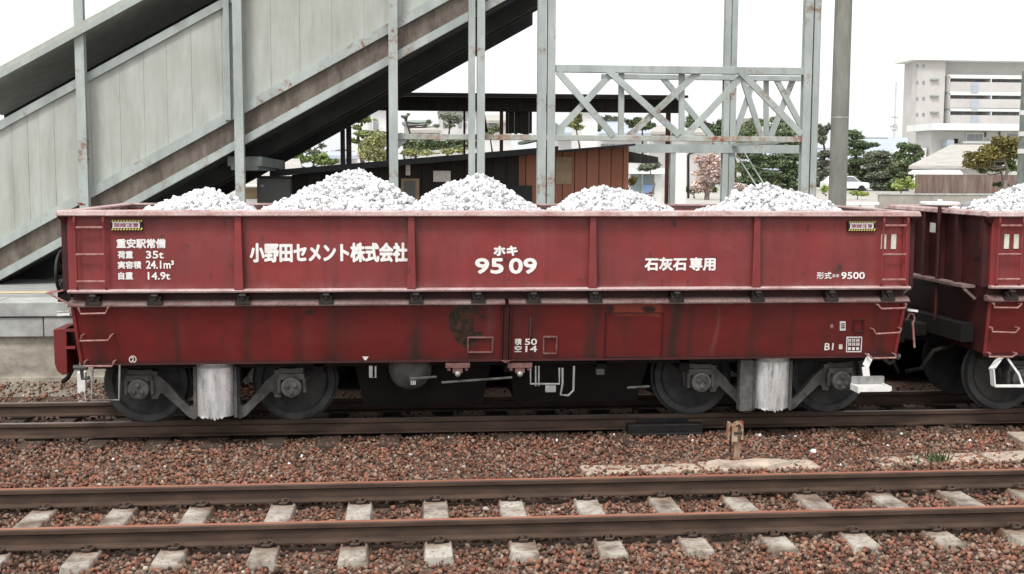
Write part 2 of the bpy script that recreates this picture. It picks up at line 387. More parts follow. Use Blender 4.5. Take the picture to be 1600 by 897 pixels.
M['cherry'] = leafmat('cherry_blossom', [(.48,.37,.375,1), (.58,.46,.47,1), (.28,.22,.19,1), (.42,.36,.30,1)])
M['autumn'] = leafmat('bronze_young_leaves', [(.065,.08,.03,1), (.13,.12,.04,1), (.18,.125,.045,1), (.09,.115,.04,1)])
M['green_leaf'] = leafmat('green_leaves', [(.03,.06,.02,1), (.065,.10,.03,1), (.12,.15,.045,1)])
M['green_far'] = leafmat('far_green_leaves', [(.09,.12,.07,1), (.15,.18,.10,1), (.22,.24,.14,1)])
M['aloe'] = leafmat('yellow_green_blades', [(.14,.20,.05,1), (.24,.30,.09,1), (.34,.37,.15,1)])
M['weed'] = leafmat('weeds', [(.03,.045,.02,1), (.07,.09,.04,1)])

# ------------------------------------------------------------------ ground and platform
PZ = 1.0                                     # platform and street level above rail
PY = 2.08                                    # platform edge
g = MB().box(-400, 400, -60, 9.28, -3, -.228); tag(g.build('ground', M['dirt']), kind='structure')
st = MB(); st.add([(-900,9.0,PZ-.02),(900,9.0,PZ-.02),(900,1500,PZ-.02),(-900,1500,PZ-.02)], [(0,1,2,3)])
tag(st.build('street', M['street']), kind='structure')
pl = tag(empty('station_platform', (-5,PY,0)), 'grey concrete station platform with stained edge wall behind the wagons', 'platform')
def PM(mb, name, mat, **k): return mb.build(name, mat, pl, loc=(5,-PY,0), **k)
XE = P(167,600,PY+.1).x
w = MB().box(-70, XE, PY+.10, 9.3, -2.9, .55); PM(w, 'edge_wall', M['plat_wall'])
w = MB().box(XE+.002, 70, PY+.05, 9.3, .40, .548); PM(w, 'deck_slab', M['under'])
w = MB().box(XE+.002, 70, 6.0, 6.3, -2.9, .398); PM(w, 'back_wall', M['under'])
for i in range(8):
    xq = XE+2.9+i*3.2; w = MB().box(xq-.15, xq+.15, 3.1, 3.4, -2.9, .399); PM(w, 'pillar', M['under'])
w = MB()
x = -70.0
while x < 70:
    L = 1.45; w.box(x, x+L-.012, PY, PY+.62, .815, PZ+rnd.uniform(-.003,.003)); x += L
PM(w, 'coping', M['conc_coping'], bevel=.01)
w = MB(); x = -69.4
while x < 69:
    L = 1.45; w.box(x, x+L-.012, PY+.03+rnd.uniform(-.006,.006), PY+.62, .55, .80); x += L
PM(w, 'lower_coping', M['conc_coping'], bevel=.012)
w = MB().box(-70, 70, PY+.623, 9.3, .552, PZ-.006); PM(w, 'paving', M['paving'])
w = MB().box(-70, 70, PY+1.15, PY+1.38, PZ-.003, PZ+.002); PM(w, 'yellow_line', M['yellow_line'])
w = MB().box(-70, XE-.02, PY+.04, PY+.099, -.3, .02); PM(w, 'footing', M['plat_wall'])

# ------------------------------------------------------------------ track
def rail_profile(y, top):
    s_ = [(-.0635,-.153),(.0635,-.153),(.0635,-.142),(.012,-.125),(.009,-.055),(.0325,-.040),(.0325,-.010),(.024,0),(-.024,0),(-.0325,-.010),(-.0325,-.040),(-.009,-.055),(-.012,-.125),(-.0635,-.142)]
    return [(y+a, top+b) for a, b in s_]
def make_rail(y, label, topmat, x0=-45, x1=45):
    mb = MB(); pf = rail_profile(y, 0); n = len(pf)
    vv = [(x0,a,b) for a,b in pf]+[(x1,a,b) for a,b in pf]
    fs = [tuple(range(n))[::-1], tuple(range(n,2*n))]; mi = [0,0]
    for i in range(n):
        j=(i+1)%n; fs.append((i,j,n+j,n+i)); mi.append(1 if i in (7,) else 0)
    mb.v = vv; mb.f = fs; mb.m = mi
    o = mb.build('rail', [M['rust_rail'], topmat])
    return tag(o, label, 'rail')
r1 = make_rail(-.566, 'near rusty rail carrying the loaded wagons, beside the red ballast', M['rail_top'])
r2 = make_rail(.566, 'far rail under the wagons, next to the platform wall', M['rail_top'])
r3 = make_rail(-3.20, 'red rusted rail of the empty front track, nearer the wagons', M['rail_top_rust'])
r4 = make_rail(-4.332, 'rusted rail of the empty front track, farthest from the wagons', M['rail_top_rust'])
# bolted joint in the near rail
jx = X(1035, 664, -.6)
j = MB(); j.box(jx-.28, jx+.28, -.612, -.580, -.118, -.042)
for i in range(4): j.lathe_y([(.016,-.638),(.016,-.612)], jx-.2+i*.133, -.08, 6)
fp = j.build('fishplate', M['oil'], r1)
MB().box(jx-.42,jx+.42,-.76,-.645,-.20,-.075).box(jx-.40,jx+.40,-.86,-.765,-.20,-.15).build('grease_tray', M['oil'], r1, bevel=.01)
# sleepers
def sleeper(mat, L, y, top):
    mb = MB(); mb.box(-.11, .11, -L/2, L/2, top-.14, top); return mb
so_ = sleeper(M['sleeper'], 2.1, 0, -.162)
proto = so_.build('wooden_sleeper', M['sleeper'], bevel=.012)
tag(proto, 'dark old wooden sleeper half buried in ballast under the wagon track', 'sleeper', 'wooden sleepers under the wagon track')
for i in range(30):
    o = proto if i == 0 else proto.copy()
    if i: COL.objects.link(o)
    o.location = (-8.6+i*.62+rnd.uniform(-.03,.03), rnd.uniform(-.05,.05), rnd.uniform(-.006,.004)-.022); o.rotation_euler.z = rnd.uniform(-.02,.02)
kq = NT('worn_concrete_sleeper'); gq = kq.n('NewGeometry'); nz = kq.n('TexNoise'); nz.inputs['Scale'].default_value = 3.5; nz.inputs['Detail'].default_value = 8; kq.l(gq.outputs['Position'], nz.inputs['Vector'])
nz2 = kq.n('TexNoise'); nz2.inputs['Scale'].default_value = 26; nz2.inputs['Detail'].default_value = 5; kq.l(gq.outputs['Position'], nz2.inputs['Vector'])
cq = kq.ramp(nz.outputs[0], [(.34,(.13,.10,.08,1)), (.47,(.30,.265,.225,1)), (.66,(.44,.41,.36,1))])
cq = kq.mix(kq.ramp(nz2.outputs[0], [(.52,(0,0,0,1)),(.66,(.75,.75,.75,1))]), cq, (.15,.10,.075,1))
sq = kq.n('SeparateXYZ'); kq.l(gq.outputs['Position'], sq.inputs[0])
for yr in (-3.2,-4.332):                       # rust washed off the rail
    dq = kq.math('ABSOLUTE', kq.math('SUBTRACT', sq.outputs[1], yr))
    fq = kq.ramp(kq.math('ADD', dq, kq.math('MULTIPLY', nz.outputs[0], .25)), [(.18,(.8,.8,.8,1)), (.38,(0,0,0,1))])
    cq = kq.mix(fq, cq, (.16,.08,.05,1))
M['conc_sleeper'] = kq.out(cq, .92, 0, nz2.outputs[0], .008, .6, .2)
cs = MB(); cs.hexa([(-.14,-1,-.32),(.14,-1,-.32),(.14,1,-.32),(-.14,1,-.32)], [(-.10,-.98,-.158),(.10,-.98,-.158),(.10,.98,-.158),(-.10,.98,-.158)])
proto = cs.build('concrete_sleeper', M['conc_sleeper'], bevel=.014)
tag(proto, 'worn concrete sleeper of the empty front track', 'sleeper', 'concrete sleepers of the front track')
for yr in (.566,-.566):
    mb = MB(); mb.box(-.085,.085,yr-.12,yr+.12,-.157,-.1535); mb.build('rail_pad', M['oil'], proto)
    for sd in (-1,1):
        mb = MB(); y = yr+sd*.085
        mb.tube([(-.05,y,-.135),(-.02,y-sd*.035,-.128),(.03,y-sd*.035,-.126),(.055,y,-.13),(.03,y+sd*.045,-.14),(-.03,y+sd*.045,-.14)], .012, 6); mb.lathe_z([(.022,-.155),(.022,-.125),(.012,-.105)], 0, y+sd*.01, 6)
        mb.build('rail_clip', M['rust_rail'], proto)
ks = []
for i in range(26):
    o = proto if i == 0 else copy_tree(proto)
    o.location = (-8+i*.66+rnd.uniform(-.015,.015), -3.766+rnd.uniform(-.02,.02), rnd.uniform(-.006,.003)); o.rotation_euler.z = rnd.uniform(-.012,.012); ks.append(o)

# icosphere template for stones
bm = bmesh.new(); bmesh.ops.create_icosphere(bm, subdivisions=1, radius=1)
ICO_V = np.array([v.co[:] for v in bm.verts]); bm.verts.index_update(); ICO_F = np.array([[v.index for v in f.verts] for f in bm.faces]); bm.free()
def stones(pos, rad, rng, flat=.75):
    n = len(pos); base = np.repeat(ICO_V[None], n, 0)
    base = base*(1+rng.uniform(-.38,.38,(n,12,1)))
    ax = rng.uniform(.65,1.3,(n,1,3)); ax[:,:,2] *= flat; base = base*ax
    q = rng.normal(size=(n,4)); q /= np.linalg.norm(q,axis=1,keepdims=True)
    a,b,c_,d = q.T
    Rm = np.stack([1-2*(c_*c_+d*d),2*(b*c_-a*d),2*(b*d+a*c_),2*(b*c_+a*d),1-2*(b*b+d*d),2*(c_*d-a*b),2*(b*d-a*c_),2*(c_*d+a*b),1-2*(b*b+c_*c_)],1).reshape(n,3,3)
    base = np.einsum('nij,nkj->nki', Rm, base)*rad[:,None,None] + pos[:,None,:]
    return base.reshape(-1,3), (ICO_F[None]+12*np.arange(n)[:,None,None]).reshape(-1,3)
def gz(x, y):
    z = np.full_like(x, -.205)
    z = np.where((y < -1.15), -.205-.010*np.clip((-1.15-y)/.5,0,1), z)
    z = np.where(y < -2.6, -.207, z)
    z = np.where(y > 1.0, -.2+.17*np.clip((y-1.0)/1.05,0,1), z)
    return z+ .022*(vnoise(x*1.3+9, y*1.3+5, 4)-.5)
def ballast(n, x0, x1, y0, y1):
    return np.stack([nrg.uniform(x0,x1,n), nrg.uniform(y0,y1,n)],1)
xy = np.concatenate([ballast(92000,-7.8,8.6,-5.7,-.62), ballast(5500,-8.5,-2.5,-.52,PY+.02), ballast(4200,-2.5,9,-.52,1.6), ballast(2200,-8,9,-.70,-.60)])
on_sl = np.zeros(len(xy), bool)
for o in ks: on_sl |= (abs(xy[:,0]-o.location.x) < .088) & (xy[:,1] < -2.83) & (xy[:,1] > -4.70) & (nrg.random(len(xy)) < .965)
railfoot = np.zeros(len(xy), bool)
for y in (-.566,.566,-3.2,-4.332): railfoot |= abs(xy[:,1]-y) < .085
xy = xy[~(on_sl | railfoot)]
zz = gz(xy[:,0], xy[:,1]) + nrg.uniform(-.03,.022,len(xy))
rad = .007+.0175*nrg.random(len(xy))**.8*np.where(nrg.random(len(xy))<.08,1.35,1)
Vv, Ff = stones(np.c_[xy,zz], rad, nrg)
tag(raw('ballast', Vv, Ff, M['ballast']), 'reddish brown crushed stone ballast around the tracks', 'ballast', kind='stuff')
# bits of white limestone spilled beside the track
sp_ = np.stack([nrg.uniform(-4.5,5.5,24), -.75-nrg.random(24)**1.3*1.5],1)
V2, F2 = stones(np.c_[sp_, gz(sp_[:,0],sp_[:,1])+.022], nrg.uniform(.014,.028,24), nrg)
tag(raw('spilled_limestone', V2, F2, M['lime']), 'scattered white limestone chips spilled on the red ballast', 'stone chips', kind='stuff')

# concrete trough slabs in front of the wagon on the right
proto = None
def slab_mesh(i):
    r = random.Random(i); mb = MB(); a = r.uniform(-.015,.015)
    mb.hexa([(-.29,-.17,-.1),(.29,-.17+a,-.1),(.29,.17,-.1),(-.29,.17+a,-.1)], [(-.28,-.16,0),(.285,-.16+a,0),(.28,.16,0),(-.285,.16+a,0)]); return mb
for i in range(12):
    x = 1.0+i*.60
    y = -2.17+(x-.64)*.055
    if i in (4,): continue
    nm = slab_mesh(i).build('trough_slab', M['conc_pale'], bevel=.02)
    nm.location = (x, y, -.193+rnd.uniform(-.012,.004)); nm.rotation_euler = (rnd.uniform(-.03,.03), rnd.uniform(-.02,.02), .055+rnd.uniform(-.03,.03))
    tag(nm, 'pale weathered concrete slab lying in the row along the ballast edge', 'concrete slab', 'concrete slabs along the ballast edge')
# broken footing and stub post
bx = P(1160, 727, Z=-.2)
mb = MB(); n = 11; ring = []
for i in range(n):
    t = 2*math.pi*i/n; r = 1+rnd.uniform(-.22,.22); ring.append((.42*r*math.cos(t), .15*r*math.sin(t)))
mb.add([(a*1.1,b*1.15,-.1) for a,b in ring]+[(a,b,.03+rnd.uniform(-.015,.02)) for a,b in ring]+[(0,0,.04)],
       [tuple(range(n))[::-1]]+[(i,(i+1)%n,n+(i+1)%n,n+i) for i in range(n)]+[(n+i,n+(i+1)%n,2*n) for i in range(n)])
o = mb.build('broken_footing', M['conc_pale'], loc=(bx.x,bx.y,-.2)); tag(o, 'broken pale concrete footing at the foot of the rusty stub post', 'footing')
b = P(1148, 716, Z=-.2)
stub = tag(empty('stub_post', (b.x,b.y,-.2)), 'short rusty steel stub post with a folded head standing in the ballast', 'post')
M['stub'] = simple('rusty_whitewashed_steel', (.40,.33,.24,1), (.22,.09,.045,1), 9, .8, 0, (1,1,.7), .006)
mb = MB(); mb.box(-.012,.052,-.012,.03,-.06,.36); mb.build('shaft', M['stub'], stub, bevel=.004)
MB().box(.053,.075,-.03,.05,.16,.38).build('red_plate', simple('red_rust',(.20,.045,.02,1),(.28,.08,.035,1),12,.8), stub)
mb = MB(); pts = [(.055,-.02,.20),(.058,-.02,.33),(.03,-.02,.375),(-.01,-.02,.36),(-.035,-.02,.33)]
for a_, b_ in zip(pts[:-1], pts[1:]): mb.bar(a_, b_, .07, .022)
mb.bar((-.035,-.02,.33),(-.075,-.02,.375),.07,.02); mb.bar((-.075,-.02,.38),(-.085,-.02,.22),.07,.02); mb.bar((-.02,-.03,.33),(-.02,-.03,.18),.05,.06)
mb.build('folded_head', M['stub'], stub, bevel=.003)
MB().tube([(-.03,-.06,.27),(.05,-.06,.275)], .013, 8).build('bolt', M['black_iron'], stub)
mb = MB(); mb.tube([(-.05,-.01,.22),(-.05,-.01,.06)], .012, 6); mb.build('rod', M['black_iron'], stub)
# crossing block at the right
cb = P(1596, 683, Z=-.15)
mb = MB().hexa([(-.12,-.28,-.2),(1.6,-.28,-.2),(1.6,.25,-.2),(-.02,.25,-.2)], [(-.10,-.26,.0),(1.6,-.26,.0),(1.6,.23,.0),(-.05,.23,.0)])
o = mb.build('crossing_block', M['conc_pale'], loc=(cb.x,cb.y,-.14), bevel=.015); tag(o, 'pale yellowish concrete crossing block beside the near rail', 'concrete block')
# weeds
def tuft(name, loc, n, h, w, mat, label, cat):
    V = []; Fa = []
    for i in range(n):
        a = rnd.uniform(0,6.28); r = abs(rnd.gauss(0,w*.4)); x, y = r*math.cos(a), r*math.sin(a); l = h*rnd.uniform(.5,1); b_ = rnd.uniform(0,6.28); k_ = l*rnd.uniform(.2,.7)
        q = len(V); dx, dy = math.cos(b_+1.57)*.012*h/.12, math.sin(b_+1.57)*.012*h/.12
        V += [(x-dx,y-dy,0),(x+dx,y+dy,0),(x+math.cos(b_)*k_*.4+dx*.8,y+math.sin(b_)*k_*.4+dy*.8,l*.6),(x+math.cos(b_)*k_,y+math.sin(b_)*k_,l)]
        Fa.append((q,q+1,q+2,q+3))
    o = raw(name, V, Fa, mat); o.location = loc; return tag(o, label, cat)
b = P(1463, 722, Z=-.2); tuft('weed_tuft', (b.x,b.y,-.19), 60, .11, .22, M['weed'], 'small dark green weed tuft on the pale slabs', 'weed')

# white marker at the platform foot
mk = P(129, 620, 1.72)
mb = MB().box(-.05,.05,-.04,.04,-.1,.32); o = mb.build('marker_post', M['white'], loc=(mk.x,1.72,mk.z), bevel=.006); tag(o, 'short white marker post at the foot of the platform wall', 'post')

# ------------------------------------------------------------------ lettering
def text_mesh(txt, bold=0):
    cu = bpy.data.curves.new('lettering', 'FONT'); cu.body = txt; cu.size = 1;  cu.resolution_u = 3
    ob = bpy.data.objects.new('lettering', cu); COL.objects.link(ob)
    bpy.context.view_layer.update()
    dg = bpy.context.evaluated_depsgraph_get()
    me = bpy.data.meshes.new_from_object(ob.evaluated_get(dg)); bpy.data.objects.remove(ob); bpy.data.curves.remove(cu)
    return me
def letters(txt, parent, x0, x1, z0, z1, yf, mat, name='lettering', bold=.03, label=None):
    me = text_mesh(txt, bold); n = len(me.vertices); co = np.empty(n*3); me.vertices.foreach_get('co', co); co = co.reshape(-1,3)
    mn = co.min(0); mx = co.max(0)
    u = (co[:,0]-mn[0])/(mx[0]-mn[0]); v = (co[:,1]-mn[1])/(mx[1]-mn[1])
    h = z1-z0; b_ = bold*h*.8
    mb_v = []; fcs = [tuple(p.vertices) for p in me.polygons]; allf = []
    sh = [(0,0)]+[(b_*math.cos(t*math.pi/4), b_*math.sin(t*math.pi/4)) for t in range(8)] if bold else [(0,0)]
    for k_, (dx, dz) in enumerate(sh):
        xx = x0+b_+u*(x1-x0-2*b_)+dx; z_ = z0+b_+v*(z1-z0-2*b_)+dz
        yy = np.array([yf(a) for a in z_])-k_*.00025
        allf += [tuple(q+k_*n for q in f_) for f_ in fcs]; mb_v.append(np.c_[xx,yy,z_])
    me = bpy.data.meshes.new(name); me.from_pydata(np.concatenate(mb_v).tolist(), [], allf); me.update()
    me.materials.clear(); me.materials.append(mat)
    o = bpy.data.objects.new(name, me); COL.objects.link(o); o.parent = parent
    if label: o['label'] = label
    return o

# ------------------------------------------------------------------ the wagon
HL = 4.32                                 # half body length
YU = -1.268                               # upper side plate
ZL1, ZL2, ZB = 1.478, 1.342, .735         # upper ledge, lower ledge, door bottom
ZR = 2.225                                # underside of the rim
YT, YB = -1.262, -1.130                   # door plane, top and bottom
def ylow(z): return YT+(YB-YT)*(ZL2-z)/(ZL2-ZB)
def PX(px, py): return P(px, py, YU)
def on_low(px, py):                       # point on the sloping door
    z = 1.0
    for _ in range(6):
        q = P(px, py, ylow(z)); z = q.z
    return q
LATCH = [X(p, 466, -1.28) for p in (147,243,380,510,650,747,833,929,1056,1182,1297,1385)]
GAP0, GAP1 = on_low(784,520).x, on_low(797,520).x

def grid_part(name, xl, xr, zt, zb, yf, mat, parent, dirt, sx=1, nu=300, nv=34):
    u = np.linspace(0,1,nu); v = np.linspace(0,1,nv); U, Vv = np.meshgrid(u, v)
    z = zt+(zb-zt)*Vv
    x = xl(z)*(1-U)+xr(z)*U; y = yf(z)
    V = np.stack([x*sx,y,z],-1).reshape(-1,3)
    i = np.arange((nv-1)*(nu-1)); r = i//(nu-1); cc = i%(nu-1); a = r*nu+cc
    Fa = np.stack([a,a+nu,a+nu+1,a+1],1) if sx > 0 else np.stack([a,a+1,a+nu+1,a+nu],1)
    o = raw(name, V, Fa, mat, parent)
    col = np.zeros((nu*nv,4), np.float32); dd = dirt(x.ravel(), z.ravel()); col[:,:3] = np.clip(dd[:,:3],0,1); col[:,3] = 1-np.clip(dd[:,3],0,1) if dd.shape[1] > 3 else 1
    at = o.data.color_attributes.new('dirt', 'FLOAT_COLOR', 'POINT'); at.data.foreach_set('color', col.ravel())
    return o
def bell(x, c_, w): return np.exp(-((x-c_)/w)**2)

RIBS = (-2.655, -.93, .93, 2.655)
def dirt_upper(x, z):
    g = np.zeros_like(x)
    for r in RIBS: g += .38*bell(x, r+.06, .05)*(.5+.8*vnoise(x*9, z*5, 3)) + .25*bell(x, r-.06, .04)*vnoise(x*7,z*4,8)
    g += .35*np.clip((z-2.13)/.09,0,1)*vnoise(x*4,z*3,5)
    g += .22*np.clip((1.60-z)/.1,0,1)*vnoise(x*6,z*8,6)
    g += .5*np.clip(vnoise(x*9+3,z*9+1,21)-.86,0,1)*5*.4
    p = PX(1312,419); q = PX(1304,424); s2 = PX(1256,428)
    peel = .9*bell(x,p.x,.035)*bell(z,p.z,.05)+.7*bell(x,q.x,.03)*bell(z,q.z,.03)+.5*bell(x,s2.x,.03)*bell(z,s2.z,.025)
    peel += np.clip(vnoise(x*14,z*14,31)*vnoise(x*5,z*5,12)-.72,0,1)*5
    d = .55*np.clip((1.575-z)/.07,0,1)*vnoise(x*7,z*6,71)+.5*np.clip(vnoise(x*3.1,z*.5,72)-.45,0,1)*(.3+.7*np.clip((z-1.75)/.4,0,1))
    for r in RIBS: d += .3*bell(x, r-.09, .05)*vnoise(x*8,z*3,73)
    g += .25*np.clip(vnoise(x*13,z*.7,74)-.62,0,1)*2.2
    for wx in (-3.5,-1.8,0.02,1.75,3.5): g += .22*bell(x, wx, .012)
    return np.stack([g, np.clip(peel,0,1), 0*g, d],1)
pc = on_low(731,505)
def dirt_lower(x, z):
    g = np.zeros_like(x)
    for i, l in enumerate(LATCH):
        a = [.35,.15,.5,.38,.62,.2,.25,.42,.6,.5,.2,.3][i]
        w = [.07,.05,.06,.08,.075,.04,.04,.05,.09,.07,.04,.05][i]
        g += a*bell(x+.02*np.sin(z*9), l+.02, w)*(.45+.75*vnoise(x*11,z*2.3,40+i))*(.75+.25*(1.34-z))
    g += .30*np.clip((.82-z)/.08,0,1)*vnoise(x*5,z*9,17)
    g += .18*vnoise(x*3,z*1.2,18)*vnoise(x*.9,z*.7,19)
    # the curled bare patch
    dx = (x-pc.x)/.19; dz = (z-pc.z)/.25
    n = .42*(vnoise(x*9,z*9,23)-.5)
    rr = np.sqrt((dx+.1)**2+dz**2)
    notch = ((dx > .05) & (dz > -.35) & (dz < .38))
    p = np.clip((1.0+n-rr)*14,0,1)*np.where(notch & (dx+n > .30), 0, 1)
    q = on_low(754,495); p = np.maximum(p, np.clip((1+n-np.sqrt(((x-q.x)/.05)**2+((z-q.z)/.03)**2))*4,0,1)*.8)
    q = on_low(484,488); p = np.maximum(p, .8*np.clip((1+n-np.sqrt(((x-q.x)/.06)**2+((z-q.z)/.035)**2))*4,0,1))
    # fresher primer above the hatch
    a = on_low(955,486); b_ = on_low(1036,486)
    fr = np.clip((x-a.x)*20,0,1)*np.clip((b_.x-x)*20,0,1)*np.clip((z-(a.z-.055)+.03*vnoise(x*6,z*6,25))*30,0,1)*.75
    d = on_low(1010,482); p = np.maximum(p, np.clip((1+2*n-np.sqrt(((x-d.x)/.10)**2+((z-d.z)/.045)**2))*4,0,1))
    d = on_low(953,483); p = np.maximum(p, .8*np.clip((1+2*n-np.sqrt(((x-d.x)/.035)**2+((z-d.z)/.035)**2))*4,0,1))
    lt = .35*bell(x,on_low(1117,520).x+.03*np.sin(z*7),.02)*vnoise(x*9,z*4,61)
    g += .30*np.clip(vnoise(x*10,z*.6,75)-.60,0,1)*2.0*(.4+vnoise(x*.8,z*0,76))
    lt += .35*np.clip((1.335-z)/.02,0,1)*0+.45*np.clip((z-1.27)/.06,0,1)*vnoise(x*6,z*9,77)+.2*np.clip(vnoise(x*8,z*.5,78)-.78,0,1)*3
    return np.stack([np.clip(g*1.6,0,.9), p, fr, lt],1)
def dirt_plain(x, z):
    g = .3*vnoise(x*5+7,z*2,51)*vnoise(x*1.3,z,52); return np.stack([g, 0*g, 0*g],1)

def make_wagon(cx, sx, label, main):
    root = tag(empty('hopper_wagon', (cx,0,0)), label, 'freight wagon', 'loaded hopper wagons')
    B = lambda: MB(sx)
    # shells
    mb = B()
    mb.box(-HL,HL,-1.262,-1.235,ZL1,ZR); mb.box(-HL,HL,1.235,1.268,ZL1,ZR)
    mb.build('hopper_shell', M['paint'], root); mb = B()
    for e in (-1,1):
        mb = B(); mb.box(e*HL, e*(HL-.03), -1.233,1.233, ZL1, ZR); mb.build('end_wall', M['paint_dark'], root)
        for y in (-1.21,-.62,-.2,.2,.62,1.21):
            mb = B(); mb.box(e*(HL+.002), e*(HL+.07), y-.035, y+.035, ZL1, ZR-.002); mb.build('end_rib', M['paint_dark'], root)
    mb = B(); mb.box(-HL+.035,HL-.035,-1.23,1.23,1.70,1.78)
    for x in (-2.0,0,2.0): mb.prism_y([(x-.35,1.782),(x+.35,1.782),(x+.04,2.15),(x-.04,2.15)], -1.22,1.22)
    for y in (-1,1): mb.box(-HL+.035,HL-.035, y*1.20, y*1.232, 1.785, ZR-.01)
    for e in (-1,1): mb.box(e*(HL-.035), e*(HL-.06), -1.195,1.195, 1.785, ZR-.01)
    mb.build('hopper_lining', M['inner'], root)
    if main:
        grid_part('side_plate', lambda z: -HL+0*z, lambda z: HL+0*z, ZR+.01, ZL1, lambda z: YU+0*z, M['paint'], root, dirt_upper, sx, 520, 60)
    else:
        grid_part('side_plate', lambda z: -HL+0*z, lambda z: HL+0*z, ZR+.01, ZL1, lambda z: YU+0*z, M['paint'], root, dirt_plain, sx, 200, 20)
    # rim: a lip that leans outwards
    mb = B(); pr = [(-1.335,ZR),(-1.362,ZR+.012),(-1.350,ZR+.050),(-1.315,ZR+.062),(-1.19,ZR+.062),(-1.19,ZR+.045),(-1.262,ZR+.040),(-1.272,ZR)]
    mb.prism_x(pr, -HL-.075, HL+.075); mb.prism_x([(-y,z) for y,z in pr][::-1], -HL-.075, HL+.075)
    for e in (-1,1):
        q = [(e*(HL+.075),ZR+.002),(e*(HL+.098),ZR+.014),(e*(HL+.088),ZR+.05),(e*(HL+.055),ZR+.059),(e*(HL-.09),ZR+.059),(e*(HL-.09),ZR+.044),(e*(HL-.001),ZR+.038),(e*(HL+.006),ZR+.002)]
        mb.prism_y(q, -1.33,1.33)
    mb.build('rim', M['lit_dust_rim'], root)
    if main:
        for px_, r0_, r1_ in ((125,317,329),(129,321,329),(192,318,329)):
            q = P(px_,r0_,1.25); mb = B(); mb.box(q.x-.025,q.x+.025,1.22,1.27,ZR+.05,q.z); mb.build('rim_hook', M['paint'], root)
    # corner flares
    mb = B()
    for e in (-1,1):
        mb.add([(e*HL,-1.27,ZR-.002),(e*(HL+.085),-1.335,ZR-.002),(e*(HL+.085),-1.27,ZR-.002),(e*HL,-1.27,ZR-.10),(e*HL,-1.335,ZR-.002),(e*HL,-1.20,ZR-.002),(e*(HL+.085),-1.20,ZR-.002),(e*HL,-1.20,ZR-.10)],
               [(0,1,2),(3,4,1),(3,1,6,7),(4,5,6,1),(3,7,5,4)])
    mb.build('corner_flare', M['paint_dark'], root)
    for r in RIBS:
        mb = B(); mb.hexa([(r-.045,-1.345,ZL1+.012),(r+.045,-1.345,ZL1+.012),(r+.045,YU-.001,ZL1+.012),(r-.045,YU-.001,ZL1+.012)],
                          [(r-.032,-1.325,ZR-.001),(r+.032,-1.325,ZR-.001),(r+.032,YU-.001,ZR-.001),(r-.032,YU-.001,ZR-.001)])
        mb.build('rib', M['paint'], root, bevel=.006)
    for e in (-1,1):
        mb = B(); mb.box(e*HL, e*(HL-.075), YU-.022, YU-.003, ZL1+.012, ZR-.001); mb.build('corner_strip', M['paint'], root, bevel=.004)
    # ledges and the recess between them
    mb = B(); mb.prism_x([(-1.345,ZL1-.012),(-1.352,ZL1+.004),(-1.335,ZL1+.014),(-1.272,ZL1+.020),(-1.272,ZL1-.012)], -HL-.005, HL+.005)
    mb.build('upper_ledge', M['lit_dust_ledge'], root)
    mb = B(); mb.prism_x([(1.345,ZL1-.012),(1.272,ZL1-.012),(1.272,ZL1+.02),(1.335,ZL1+.014)], -HL-.005, HL+.005); mb.build('upper_ledge', M['lit_dust_ledge'], root)
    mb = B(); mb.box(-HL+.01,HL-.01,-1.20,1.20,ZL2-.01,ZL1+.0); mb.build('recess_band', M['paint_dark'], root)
    gs = (GAP0+GAP1)/2
    for a_, b_ in ((-HL-.012, gs-.02), (gs+.02, HL+.012)):
        mb = B(); mb.prism_x([(-1.318,ZL2-.018),(-1.322,ZL2-.004),(-1.27,ZL2+.035),(-1.20,ZL2+.042),(-1.20,ZL2-.018)], a_, b_)
        mb.build('lower_ledge', M['lit_dust_step'], root)
    for l in LATCH:
        mb = B()
        mb.box(l-.035,l+.035,-1.315,-1.236,ZL2+.03,ZL1-.014); mb.box(l-.075,l+.075,-1.333,-1.205,ZL2+.002,ZL2+.036); mb.box(l-.055,l+.055,-1.325,-1.205,ZL2+.038,ZL2+.06); mb.box(l-.06,l-.037,-1.31,-1.205,ZL2+.062,ZL1-.03); mb.box(l+.037,l+.06,-1.31,-1.205,ZL2+.062,ZL1-.05)
        lt = mb.build('door_latch', M['black_iron'], root)
        mb = B(); mb.tube([(l-.03,-1.335,ZL2+.092),(l+.03,-1.335,ZL2+.092)], .018, 8); mb.box(l-.012,l+.012,-1.345,-1.316,ZL2+.055,ZL2+.118)
        mb.build('latch_pin', M['pink_iron'] if abs(l) > 4.1 else M['black_iron'], lt)
    # discharge doors (sloping in)
    xe = lambda z: HL-.008-.032*(ZL2-z)/(ZL2-ZB)
    dl = dirt_lower if main else dirt_plain
    d1 = grid_part('discharge_door', lambda z: -xe(z), lambda z: GAP0+0*z, ZL2-.018, ZB, ylow, M['paint_low_shaded'], root, dl, sx, 330, 60)
    d2 = grid_part('discharge_door', lambda z: GAP1+0*z, lambda z: xe(z), ZL2-.018, ZB, ylow, M['paint_low_shaded'], root, dl, sx, 330, 60)
    mb = B(); x0, x1 = HL-.016, HL-.05
    mb.hexa([(-x1,YB+.012,ZB+.003),(x1,YB+.012,ZB+.003),(x1,1.12,ZB+.003),(-x1,1.12,ZB+.003)], [(-x0,YT+.012,ZL2-.012),(x0,YT+.012,ZL2-.012),(x0,1.25,ZL2-.012),(-x0,1.25,ZL2-.012)])
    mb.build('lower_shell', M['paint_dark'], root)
    # edges of the doors
    for dd, a_, b_ in ((d1, -HL+.045, GAP0), (d2, GAP1, HL-.045)):
        mb = B(); mb.box(a_, b_, YB-.012, YB+.02, ZB-.028, ZB-.002); mb.build('bottom_flange', M['paint_dark'], dd)
